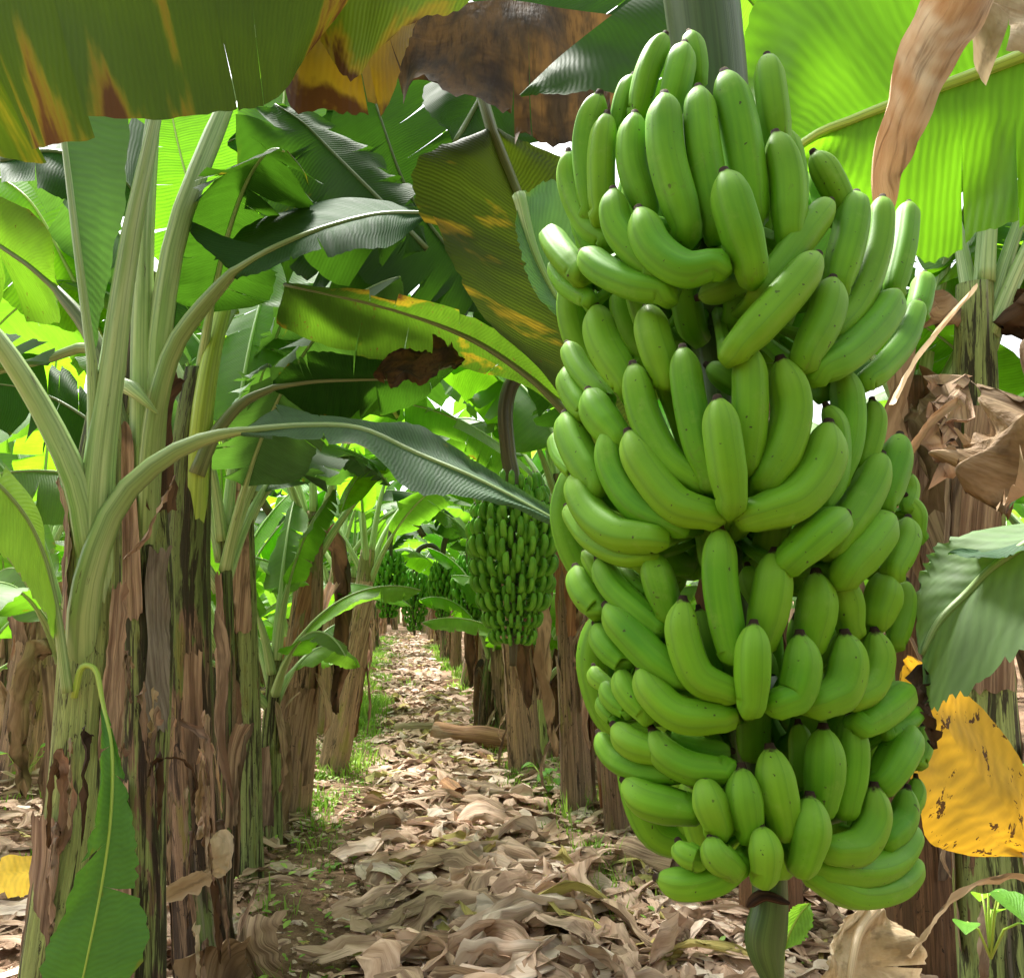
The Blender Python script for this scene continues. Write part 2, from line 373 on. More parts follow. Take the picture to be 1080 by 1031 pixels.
M['stem_r'] = stem_mat('pseudostem_reddish', (0.2, 0.2, 0.06), (0.30, 0.15, 0.075), (0.07, 0.035, 0.02), 0.0, dk=0.1)

M['lit_a'] = dry_mat('litter_brown', (0.42, 0.26, 0.17), (0.68, 0.48, 0.36), (0.20, 0.11, 0.07), tf=.15)
M['lit_b'] = dry_mat('litter_tan', (0.60, 0.44, 0.33), (0.80, 0.65, 0.54), (0.42, 0.25, 0.16), tf=.15)

M['stem_g2'] = stem_mat('pseudostem_streaked', (0.34, 0.42, 0.14), (0.30, 0.20, 0.125), (0.024, 0.016, 0.012), 0.58, dk=1.1)

M['leaf_yellow'] = leaf_mat('leaf_yellow', (0.78, 0.50, 0.05), (0.80, 0.45, 0.02), (0.72, 0.45, 0.05), tf=0.35, rough=0.55, speck=0.0, vein=0.02, damage=0.0)
M['leaf_yellow_streak'] = leaf_mat('leaf_yellow_streaked', (0.60, 0.38, 0.04), (0.66, 0.36, 0.02), (0.58, 0.36, 0.045), tf=0.35, rough=0.55, speck=1.9, vein=0.02, spk=(30, 2.2))
M['leaf_dark'] = leaf_mat('leaf_dark_green', (0.013, 0.050, 0.009), (0.045, 0.13, 0.006), (0.03, 0.07, 0.014), damage=0.3, tf=0.38, rough=0.5, spec=0.08)  # deep green of the darkest leaves

_n = NT('banana_skin_far'); _f = _n.noise(_n.offset_by_rand(_n.n('ShaderNodeTexCoord').outputs['Object'], 9), 12, 3); _s = _n.n('ShaderNodeSeparateXYZ'); _n.l(_n.n('ShaderNodeUVMap').outputs[0], _s.inputs[0])
_c = _n.mix(_n.ss(_f, .35, .65), (0.07, 0.24, 0.012), (0.15, 0.41, 0.028)); _c = _n.mix(_n.ss(_s.outputs[1], .009, .005), _c, (.04, .025, .012)); M['banana_far'] = _n.done(_n.bsdf(_c, .5, None, .3))  # green skin of the bunches further down the rows

# ---------------------------------------------------------------- leaves
def sstep(a, b, x):
    t = max(0, min(1, (x-a)/(b-a))); return t*t*(3-2*t)
def blade_mb(mb, mid, edges, n=44, tears=6, seed=0, amp=0.02, flop=0.10, nv=5, ragged=0.012, gap=0.10, curl=0.0, pleat=0.0006):
    """loft from the midrib to each edge line; torn along the side veins into strips that hang a little differently"""
    rnd = random.Random(seed)
    mid = catmull(mid, n); al = arclen(mid)
    for side, e in edges:
        if e is None: continue
        e = catmull(e, n)
        cuts = sorted(rnd.uniform(0.06, 0.96) for _ in range(tears))
        bounds = [0.0]+cuts+[1.0]
        for k in range(len(bounds)-1):
            s0, s1 = bounds[k], bounds[k+1]
            if s1-s0 < 0.004: continue
            cols = max(3, int((s1-s0)*n)+2); sc = (s0+s1)/2
            g = rnd.uniform(0.2, 1.0)*gap if tears else 0.0
            vs_ = rnd.uniform(0.05, 0.6) if tears else 0.0
            fa = rnd.gauss(0, 1)*flop if tears else 0.0; tw = rnd.gauss(0, 1)*flop*0.7 if tears else 0.0
            short = rnd.uniform(0, 0.10) if tears else 0.0
            rows = []; uvs = []
            for r in range(nv+1):
                v = r/nv; row = []; uu = []
                for c in range(cols):
                    q = c/(cols-1)
                    s = s0+(s1-s0)*q
                    tg = sstep(vs_, 1, v)
                    se = sc+(s-sc)*(1-g*tg)
                    # ends of the leaf stay closed
                    if k == 0 and q < .5: se = s if r == 0 else se
                    x = max(0, min(1, se))*(n-1); i = min(int(x), n-2); f = x-i
                    a = mid[i].lerp(mid[i+1], f); b = e[i].lerp(e[i+1], f)
                    T = mid[i+1]-mid[i]; Sd = b-a
                    N = T.cross(Sd)*side
                    if N.length > 1e-9: N.normalize()
                    wl = Sd.length
                    vv = v*(1-short*tg)
                    if r == nv: vv -= ragged/max(wl, 0.05)*rnd.random()
                    p = a+Sd*vv
                    z = noise.noise(Vector((se*5+seed*1.7, v*1.4+side, seed*0.31)))*amp*min(1, v*2.5)
                    z += sin(se*arclen_last(al)*2*pi/0.07+v)*pleat*min(1, v*3)
                    z += (fa*tg*v+tw*(q-0.5)*2*tg)*wl + curl*v*v*wl
                    z -= 4*curl*0
                    row.append(p+N*z); uu.append((al[i]+(al[i+1]-al[i])*f, side*vv))
                rows.append(row); uvs.append(uu)
            mb.grid(rows if side > 0 else rows[::-1], uvs if side > 0 else uvs[::-1])
def arclen_last(a): return a[-1]
def make_leaf(mid, ea, eb, mat, rib='rib', parent=None, petiole=None, rr=(0.012, 0.003), pr=(0.022, 0.014), seed=0, name='leaf', label=None, cat=None, group=None, ribside=None, **k):
    """leaf blade mesh with its midrib (and petiole) as a child; top-level when parent is None"""
    mb = MB(); blade_mb(mb, mid, ((1, ea), (-1, eb)), seed=seed, **k)
    if parent is None:
        me_off = empty_loc = Vector(mid[0])
        dummy = bpy.data.objects.new('tmp', None); dummy.location = me_off
        o = mb.build(name, M[mat], dummy); o.parent = None; o.location = me_off
        bpy.data.objects.remove(dummy)
        tag(o, label, cat or 'leaf', group)
    else:
        o = mb.build(name, M[mat], parent)
        if label: o['label'] = label
    if rib:
        n = 26; pts = catmull(mid, n); rad = [rr[0]+(rr[1]-rr[0])*(i/(n-1))**0.8 for i in range(n)]
        if petiole:
            m = 12; pp = catmull(petiole+[mid[0]], m)[:-1]
            rad = [pr[0]+(pr[1]-pr[0])*i/(m-1) for i in range(m-1)]+rad; pts = pp+pts
            rad = [rad[max(0, i-1)]*.25+rad[i]*.5+rad[min(len(rad)-1, i+1)]*.25 for i in range(len(rad))]
        rb = MB(); off = Vector((0, 0, 0)) if ribside is None else ribside
        tube(rb, [p+off for p in pts], rad, seg=8, shape=lambda a, t: 1-0.22*max(0, cos(a))**2)
        rb.build('midrib', M[rib], o)
    return o
def leafw(s, w):     # banana leaf outline: broad, rounded at the base, blunt tip
    return w*min(1, (s/0.10)**0.6 if s > 0 else 0.02)*(1-max(0, (s-0.55)/0.45)**2.4)**0.6 if s < 1 else 0.004
def arch_leaf(base, az, el0, el1, L, W, droop, petl, mat, parent, seed, rib='rib', pw=(0.024, 0.014), tears=8, **k):
    """generic leaf: petiole rises from base, the blade arches over and droops"""
    rnd = random.Random(seed); h = Vector((sin(az), cos(az), 0)); p = Vector(base)
    tot = petl+L; n = 18; pts = [p.copy()]; a0 = el0
    for i in range(1, n+1):
        t = i/n; el = el0+(el1-el0)*t**1.35
        p = p+(h*cos(el)+Vector((0, 0, 1))*sin(el))*(tot/n); pts.append(p.copy())
    fr = petl/tot; kk = max(2, int(round(fr*n)))
    pet, mid = pts[:kk], pts[kk:]
    m = len(mid); side = Vector((h.y, -h.x, 0)); ea = []; eb = []
    tilt = rnd.uniform(-0.25, 0.25)
    for i, q in enumerate(mid):
        s = i/(m-1); wd = leafw(s, W)
        T = (mid[min(i+1, m-1)]-mid[max(i-1, 0)]).normalized(); N = side.cross(T).normalized()
        if N.z < 0: N = -N
        d = droop*(0.6+0.6*s)
        for sg, L_ in ((1, ea), (-1, eb)):
            dd = d+sg*tilt
            L_.append(q+side*sg*cos(dd)*wd-N*sin(dd)*wd*1.0 - Vector((0, 0, 1))*sin(max(0, dd))*wd*0.3)
    return make_leaf(mid, ea, eb, mat, rib, parent, petiole=pet, pr=pw, seed=seed, tears=tears, **k)

# ---------------------------------------------------------------- bananas
def banana_mb(mb, pts, r, seg=20, n=26, rot=0.0, pedicel=None, tipk=1.0):
    """pts run from flower end to the end of the fruit; then the pedicel narrows into the hand"""
    body = catmull(pts, n); al = arclen(body); L = al[-1]; rad = []
    for a in al:
        t = a/L
        k = 1.0
        d = a/r                       # distance from tip in radii
        if d < 1.75: k = 0.30*tipk+(1-0.30*tipk)*(1-(1-max(0, d-.12)/1.63)**2.0)**0.66
        e = (L-a)/r
        if e < 1.2: k *= 0.86+0.14*e/1.2
        rad.append(r*k*(0.93+0.07*sin(pi*t)))
    if pedicel:
        m = 7; pp = catmull([body[-1]]+pedicel, m+1)[1:]
        rr = [r*0.80, r*0.62, r*0.48, r*0.40, r*0.36, r*0.36, r*0.38][:m]
        body = body+pp; rad = rad+rr
    def shp(a, t):
        w5 = abs(cos(2.5*(a+rot))); return 0.985+0.11*(w5**3-.42)*min(1, t*8)
    # blunt dark nib at the flower end
    nib = (body[0]-body[1]).normalized()
    body = [body[0]+nib*0.0035*tipk]+body; rad = [rad[0]*0.80]+rad
    tube(mb, body, rad, seg=seg, shape=shp, hint=Vector((0.3, -1, 0.1)))
# z-regions of the photograph in which the fruit were measured: origin and magnification
ZR = {'5': (550, 20, 3.437), '6': (740, 120, 3.437), '7': (570, 310, 3.437), '8': (740, 350, 3.437),
      'L': (590, 560, 3.8185), 'R': (740, 560, 3.8185), 'B': (620, 730, 2.842)}
FR = [ # hand, region, radius, layer, points tip..end
 (0,'5',50,-3,(520,58,460,190,425,340)), (0,'5',44,-4,(608,50,628,125,640,230)), (0,'5',60,-2,(590,92,566,210,535,340)),
 (0,'5',40,-4,(405,205,372,290,350,390)), (0,'5',58,-1,(283,270,236,440,258,690)), (0,'5',54,0,(310,345,290,500,292,700)),
 (0,'5',58,0.6,(410,345,402,520,455,690)), (0,'5',72,2,(518,275,528,500,600,755)), (0,'5',66,1,(640,250,655,450,705,740)),
 (0,'5',76,0,(735,195,790,400,835,700)), (0,'5',60,-1.5,(890,135,905,260,930,440)), (0,'6',68,1,(268,72,312,240,320,430)),
 (0,'6',54,-1,(405,140,455,220,520,350)), (0,'5',80,4.5,(735,555,785,720,835,880)), (0,'5',60,3,(332,620,350,760,480,910)),
 (0,'5',72,4,(425,690,480,830,590,910,700,890)), (0,'5',48,-1,(170,480,175,600,235,740,310,800)), (0,'5',62,2.6,(222,845,300,915,410,965,520,985)),
 (0,'5',55,1,(100,775,140,840,210,920)), (0,'5',40,-.4,(115,890,165,965,250,1020)), (0,'5',52,-3,(640,1010,720,985,800,960)),
 (1,'6',60,1.4,(465,318,370,440,280,560,215,640)), (1,'6',72,4,(420,512,320,640,210,760,135,840)), (1,'6',66,.8,(560,290,540,430,490,620)),
 (1,'6',55,.5,(655,305,640,480,570,680,480,800)), (1,'6',47,-1,(750,325,732,480,695,640)), (1,'6',68,3,(475,598,445,740,375,880)),
 (1,'6',68,2.5,(705,650,630,770,520,880,420,930)), (1,'6',48,1.2,(785,685,735,820,650,925,590,970)), (1,'6',44,-1,(808,580,800,650,780,730)),
 (1,'6',50,-2,(600,900,520,960,450,1000)),
 (2,'7',66,0,(200,45,232,180,320,330)), (2,'7',66,1,(388,42,412,170,460,310)), (2,'7',45,-1.5,(98,180,145,280,240,390)),
 (2,'7',50,-.5,(98,265,110,340,170,440)), (2,'7',65,.6,(175,350,215,440,290,530)), (2,'7',64,1,(90,435,130,560,210,700)),
 (2,'7',34,0,(50,510,72,590,130,650)), (2,'7',62,2,(335,255,375,440,460,600,570,680)), (2,'7',62,2.5,(515,195,532,350,568,530,620,670)),
 (2,'7',56,2,(238,495,260,640,350,770,500,840)), (2,'7',68,3,(318,500,380,630,490,760,615,800)), (2,'7',64,2.6,(120,655,170,780,270,865,420,885)),
 (2,'7',42,1.5,(95,770,170,880,290,945,400,945)), (2,'7',70,5,(642,380,668,560,695,745)), (2,'8',66,3,(170,50,175,250,165,470)),
 (2,'7',50,-1.5,(605,258,670,300,740,350)), (2,'8',75,3,(285,98,330,270,300,420,240,530)), (2,'8',80,4,(460,330,435,480,340,610,210,660)),
 (2,'8',45,2,(450,265,490,360,485,520,440,620)), (2,'8',62,1,(508,133,530,260,525,390,490,520)), (2,'8',47,0,(618,248,625,340,590,480)),
 (2,'8',60,1,(718,375,700,480,655,620)), (2,'8',66,2,(652,445,610,560,540,680,480,770)), (2,'8',74,4,(522,660,430,730,330,820)),
 (2,'8',74,3,(680,665,600,775,520,870)), (2,'8',52,2,(748,675,735,770,690,870)), (2,'8',48,.5,(738,595,762,650,770,730)), (2,'8',30,0,(752,510,758,580,740,640)),
 (3,'R',72,3.4,(72,-12,72,200,108,430,122,480)), (3,'R',80,3,(295,82,278,260,240,440)), (3,'R',80,2,(460,165,462,300,435,450)),
 (3,'R',68,1,(532,165,580,270,600,390)), (3,'R',74,1.4,(745,165,732,250,705,350)), (3,'R',46,-1,(822,200,812,330,780,450)),
 (3,'R',71,5.4,(210,372,208,530,205,690)), (3,'R',76,4.4,(395,412,402,540,375,660,330,690)), (3,'R',78,3.8,(575,408,590,520,560,640,480,690)),
 (3,'R',66,2.8,(695,398,710,510,680,620,610,670)), (3,'L',66,1.4,(368,80,400,200,440,330)), (3,'L',70,3.6,(498,275,500,420,560,580,680,640)),
 (3,'L',58,1,(155,112,215,225,320,325,410,400)), (3,'L',72,2,(188,300,275,400,390,520,480,590)), (3,'L',60,.2,(65,145,95,240,160,320)),
 (3,'L',36,-1,(100,88,130,120,160,190)), (3,'L',56,1,(145,375,190,460,270,540)), (3,'L',36,-1,(238,140,290,200,360,260)),
 (3,'L',70,3,(325,545,380,650,490,740,660,750)), (3,'L',52,2,(243,555,270,640,350,740)), (3,'L',42,1,(180,605,210,670,280,730)),
 (3,'L',36,0,(138,545,150,590,200,630)), (3,'L',42,0,(560,310,585,440,640,550)), (3,'L',32,0,(165,665,178,710,220,760)), (3,'R',50,-1.5,(185,140,200,200,230,280)),
 (4,'B',57,3,(705,103,708,220,698,335)), (4,'B',50,2,(785,72,790,200,772,340)), (4,'R',65,2.8,(836,636,745,715,640,785)), (4,'R',38,1,(890,712,825,770,745,815)),
 (4,'B',55,2.4,(972,108,930,190,885,270)), (4,'B',30,1,(1005,98,1005,150,990,210)), (4,'B',56,4,(545,163,568,290,590,395)),
 (4,'B',57,5,(665,308,668,410,650,500)), (4,'B',50,3.5,(858,278,858,380,810,460,735,475)), (4,'B',40,2.5,(958,287,945,380,895,440)),
 (4,'B',28,1,(983,253,985,300,970,350)), (4,'B',46,2.4,(980,405,930,490,840,530,710,525)), (4,'B',42,2,(990,510,925,580,800,605,680,550)),
 (4,'B',54,4,(460,222,470,320,485,410)), (4,'B',54,4,(345,252,365,330,392,400)), (4,'B',50,5.4,(515,398,530,470,530,540)),
 (4,'B',50,5,(370,428,385,485,430,520)), (4,'B',42,4.2,(272,448,288,480,330,500)), (4,'B',46,3.6,(208,555,290,575,380,560,450,520)),
 (4,'B',48,2.5,(193,112,230,180,310,225,410,235)), (4,'B',44,2,(78,98,130,150,215,180)), (4,'B',36,1,(32,122,75,195,160,235,260,245)),
 (4,'B',54,2,(110,262,180,320,310,350)), (4,'L',52,-.6,(690,885,600,885,490,850)), (4,'B',36,-1,(630,90,640,170,640,260)),
]
AX = [(40, 745), (300, 752), (560, 765), (760, 790), (960, 822)]     # bunch axis in the photo: py, px
def axis_px(py):
    for (a, x), (b, y) in zip(AX, AX[1:]):
        if py <= b: return x+(y-x)*(py-a)/(b-a)
    return AX[-1][1]
AXD = 0.97
def bunch_depth(px, py, layer):
    dx = (px-(780 if py > 250 else 745+35*py/250))/198
    hw = 1.0
    return AXD-0.165*sqrt(max(0, 1-min(1, dx*dx)))*hw-0.0115*layer
def build_big_bunch():
    root = empty('banana_bunch', P(axis_px(500), 500, AXD), 'large heavy bunch of green bananas filling the right foreground', 'banana bunch')
    mb = MB()
    ax = [P(738, -60, 0.93), P(748, 60, 0.95), P(752, 300, AXD), P(765, 560, AXD), P(790, 760, AXD), P(806, 870, AXD-.01), P(812, 945, AXD-.03), P(806, 990, AXD-.03), P(815, 1030, AXD-.03)]
    n = 60; pts = catmull(ax, n); rad = fl([.040, .039, .030, .026, .024, .022, .018, .021, .012], n)
    tube(mb, pts, rad, seg=14, shape=lambda a, t: 1+0.05*sin(3*a+t*20)+0.04*sin(7*a-t*9))
    mb.build('bunch_stalk', M['rachis'], root)
    # bare upper stalk above the first hand
    mb = MB(); pts = catmull([P(728, -190, 0.93), P(733, -60, 0.93), P(747, 60, 0.95), P(754, 150, AXD)], 20)
    tube(mb, pts, [.043]*20, seg=16, shape=lambda a, t: 1+0.03*sin(4*a)); mb.build('upper_stalk', M['pedun'], root)
    # withered bract scar low on the stalk
    mb = MB(); c0 = P(812, 938, AXD-.056)
    tube(mb, catmull([P(788, 955, AXD-.045), P(805, 944, AXD-.056), P(832, 952, AXD-.05)], 8), [.002, .005, .006, .006, .005, .005, .004, .002], seg=6)
    mb.build('bract_scar', M['dry_dark'], root)
    yc = [235, 330, 555, 735, 850]        # height of each hand's crown in the photo
    rnd = random.Random(4)
    for h in range(5):
        cy = yc[h]; c = P(axis_px(cy), cy, AXD)
        hb = MB()
        rows = []; uvs = []
        for i in range(5):               # the woody cushion that joins the hand to the stalk
            z = (i/4-0.5)*0.05; rr = 0.030+0.014*(1-abs(i/4-0.5)*2); row = []
            for j in range(20):
                a = 2*pi*j/20; row.append(c+Vector((cos(a)*rr*1.1, sin(a)*rr*1.1, z)))
            rows.append(row); uvs.append([(j/20, z) for j in range(20)])
        hb.grid(rows, uvs, closed=True); hand = hb.build('hand', M['rachis'], root)
        xs = []
        for (hh, zr, r, lay, co) in FR:
            if hh != h: continue
            ox, oy, sc = ZR[zr]; pp = [(ox+co[i]/sc, oy+co[i+1]/sc) for i in range(0, len(co), 2)]
            m = len(pp); pts = []
            for i, (x, y) in enumerate(pp):
                d = bunch_depth(x, y, lay)
                t = i/(m-1)
                d += 0.010*(1-t)**2          # tips lean back in towards the stalk
                if m == 3 and i == 2 and abs(x-axis_px(y)) < 75: d += 0.004
                pts.append(P(x, y, d))
            rw = (r/sc)*pts[m//2].y/F*1.03
            end = pts[-1]; drc = (pts[-1]-pts[-2]).normalized()
            tgt = c+(Vector((end.x-c.x, end.y-c.y, 0)).normalized())*0.036+Vector((0, 0, rnd.uniform(-.015, .015)))
            k1 = end+drc*rw*0.45+Vector((0, 1, 0))*rw*0.75
            k2 = k1.lerp(tgt, 0.55)+Vector((0, 0, -0.006))
            b = MB(); banana_mb(b, pts, rw, rot=rnd.uniform(0, 6), pedicel=[k1, k2, tgt])
            b.build('banana', M['banana'], hand)
        # the far side of the hand, seen only from beside the bunch
        nb = [13, 13, 14, 13, 11][h]; R = [.150, .165, .180, .165, .135][h]
        for i in range(11):              # inner row, filler added to block light and darken gaps behind outer fruit
            a = 2*pi*(i+.3*h)/11; d = Vector((cos(a), sin(a), 0)); R2 = R*.62; up = .05 if h else .09
            q = [c+d*R2*.98+Vector((0, 0, up)), c+d*(R2+.004)+Vector((0, 0, .01)), c+d*R2*.86+Vector((0, 0, -.035)), c+d*R2*.62+Vector((0, 0, -.045))]
            b = MB(); banana_mb(b, q, .0175, rot=rnd.uniform(0, 6), n=16, seg=10, pedicel=[c+d*R2*.5+Vector((0, 0, -.03)), c+d*.03])
            b.build('banana', M['banana'], hand)
        for i in range(nb):
            a = radians(12+156*i/(nb-1))+rnd.uniform(-.05, .05); d = Vector((cos(a), sin(a), 0))
            low = rnd.choice((0, 0.02)); L = rnd.uniform(.9, 1.08)
            q = [c+d*R*0.93+Vector((0, 0, 0.095*L-low)), c+d*(R+0.004)+Vector((0, 0, .035-low)), c+d*R*.88+Vector((0, 0, -.03-low)), c+d*R*.55+Vector((0, 0, -.045-low))]
            b = MB(); banana_mb(b, q, .0195, rot=rnd.uniform(0, 6), n=18, seg=10, pedicel=[c+d*R*.4+Vector((0, 0, -.035)), c+d*.04])
            b.build('banana', M['banana'], hand)
    return root
# one shared banana for the bunches further off, root of the fruit at the origin, curving out along +X and up
_bp = MB(); banana_mb(_bp, [Vector((.085, 0, .105)), Vector((.098, 0, .055)), Vector((.085, 0, .005)), Vector((.045, 0, -.018))], .0175, n=12, seg=8, pedicel=[Vector((.02, 0, -.012)), Vector((0, 0, 0))])
_bo = _bp.build('banana', M['banana_far']); BAN_ME = _bo.data; bpy.data.objects.remove(_bo)
def side_bunch(loc, H, R, hands, per, label, seed, group=None, arch=None, parts=True, tail=0.12, stalk_mat='pedun_b', sc=1.0):
    """hanging bunch: loc = centre of the top hand; hands of curved fruit around a drooping stalk"""
    rnd = random.Random(seed); root = empty('banana_bunch', loc, label, 'banana bunch', group); loc = Vector(loc)
    mb = MB(); pts = (arch or [loc+Vector((0, 0, .35)), loc+Vector((0, 0, .15))])+[loc, loc-Vector((0, 0, H)), loc-Vector((0, 0, H+tail))]
    n = 30; tube(mb, catmull(pts, n), fl([.034]*(len(pts)-2)+[.02, .015], n), seg=9); mb.build('bunch_stalk', M[stalk_mat], root)
    for h in range(hands):
        t = h/(hands-1); c = loc-Vector((0, 0, H*t)); prof = R*(0.80+0.45*sin(pi*min(1, .15+t*.8)))*(1-.12*t)
        hb = MB(); tube(hb, [c+Vector((0, 0, .02)), c, c-Vector((0, 0, .02))], [.025, .04, .025], seg=10)
        joined = MB() if not parts else None
        if parts: hand = hb.build('hand', M['rachis'], root)
        for tier in range(2):
            for i in range(per):
                a = 2*pi*(i+.5*tier)/per+h*.35+rnd.uniform(-.06, .06)
                s = sc*rnd.uniform(.86, 1.1)*(1-.18*t)*prof/R; ex = prof-R*.35-.075*s
                mt = Matrix.Translation(c+Vector((0, 0, -.032*tier)))@Matrix.Rotation(a, 4, 'Z')@Matrix.Translation(Vector((max(0, ex), 0, rnd.uniform(-.006, .006))))@Matrix.Rotation(rnd.uniform(-.12, .12)+(.22 if tier else 0), 4, 'Y')@Matrix.Diagonal((s*(.95+.25*tier), s*1.0, s*.95, 1))
                if parts:
                    o = bpy.data.objects.new('banana', BAN_ME); COL.objects.link(o); o.parent = hand
                    o.matrix_basis = Matrix.Translation(-loc)@mt
                else:
                    b = len(joined.v); u = BAN_ME.uv_layers[0].data
                    if not hasattr(side_bunch, 'uv'):
                        d = [None]*len(BAN_ME.vertices)
                        for l in BAN_ME.loops: d[l.vertex_index] = tuple(u[l.index].uv)
                        side_bunch.uv = d; side_bunch.f = [tuple(p.vertices) for p in BAN_ME.polygons]
                    joined.v += [tuple(mt@v.co) for v in BAN_ME.vertices]; joined.uv += side_bunch.uv
                    joined.f += [tuple(x+b for x in f) for f in side_bunch.f]; joined.mi += [0]*len(side_bunch.f)
        if not parts: joined.build('hand', M['banana_far'], root)
    return root

# ---------------------------------------------------------------- pseudostems and whole plants
def stem_mb(pts, rad, seed, n=46, seg=22):
    rnd = random.Random(seed); pts = catmull(pts, n); rad = fl(rad, n); al = arclen(pts); mb = MB()
    steps = sorted((rnd.uniform(0.05, 0.98)*al[-1], rnd.uniform(0, 2*pi), rnd.uniform(.6, 1.6)) for _ in range(9))
    def shp(a, t):
        z = t*al[-1]; k = 1.0
        for (zz, aa, w_) in steps:         # overlapping sheath edges
            d = abs((a-aa+pi) % (2*pi)-pi)
            if d < w_: k += 0.055*(1-sstep(-.02, .03, z-(zz+0.25*cos(d*1.8))))*(1-sstep(w_*.75, w_, d))
        k += 0.05*noise.noise(Vector((cos(a)*1.3, sin(a)*1.3, z*2+seed)))
        k += 0.035*noise.noise(Vector((cos(a)*5, sin(a)*5, z*1.2+seed)))
        return k
    tube(mb, pts, rad, seg=seg, shape=shp); return mb, pts, rad
def sheath_mb(pts, rad, s0, s1, a0, span, off, peel, seed, nu=9, nvv=16):
    """a dried sheath wrapped part of the way round the stem; its upper end peels away"""
    rnd = random.Random(seed); T, N, B = frames(pts, Vector((0, 1, 0))); n = len(pts); mb = MB(); rows = []; uvs = []
    al = arclen(pts)
    for i in range(nvv+1):
        t = i/nvv; s = (s0+(s1-s0)*t)*(n-1); k = min(max(int(s), 0), n-2); f = s-k
        c = pts[k].lerp(pts[k+1], f); r = rad[k]*(1-f)+rad[k+1]*f
        wd = span*(1-.35*t**2)*(1+.15*noise.noise(Vector((t*4, seed, 0)))); row = []; u = []
        pe = peel*max(0, (t-.55)/.45)**2
        for j in range(nu+1):
            q = j/nu-.5; a = a0+q*wd+.15*noise.noise(Vector((t*3, seed, 5)))
            edge = (abs(q)*2)**3
            rr = r*1.02+off+pe+edge*off*1.3+.006*noise.noise(Vector((q*5, t*6, seed)))+.01*noise.noise(Vector((q*2, t*12, seed+3)))*edge
            p = c+(N[k]*cos(a)+B[k]*sin(a))*rr
            if i in (0, nvv): p += T[k]*rnd.uniform(-.012, .012)
            row.append(p); u.append((a*r*3, al[k]+f*(al[k+1]-al[k])))
        rows.append(row); uvs.append(u)
    mb.grid(rows, uvs); return mb
def strip_mb(pts, w_, seed, curl=.5, n=22, nu=4, crumple=.012, taper=True, side=None):
    """dry ribbon of leaf or sheath following pts"""
    rnd = random.Random(seed); pts = catmull(pts, n); T, N, B = frames(pts, side or Vector((rnd.uniform(-1, 1), rnd.uniform(-1, 1), .2))); al = arclen(pts); mb = MB(); rows = []; uvs = []
    for i, p in enumerate(pts):
        t = i/(n-1); ww = w_*((min(1, t*6)**.5)*(1-t**3)**.7+.08 if taper else 1); row = []; u = []
        tw = .8*noise.noise(Vector((t*2.2, seed, 1)))
        for j in range(nu+1):
            q = (j/nu-.5)*2; a = q*curl*1.5+tw
            d = B[i]*cos(tw)+N[i]*sin(tw); e = N[i]*cos(tw)-B[i]*sin(tw)
            row.append(p+d*sin(q*curl)/max(curl, .01)*ww+e*(1-cos(q*curl))/max(curl, .01)*ww+Vector((noise.noise(Vector((t*9, q*2, seed))), noise.noise(Vector((t*9, q*2, seed+9))), noise.noise(Vector((t*9, q*2, seed+5)))))*crumple)
            u.append((q*ww, al[i]))
        rows.append(row); uvs.append(u)
    mb.grid(rows, uvs); return mb
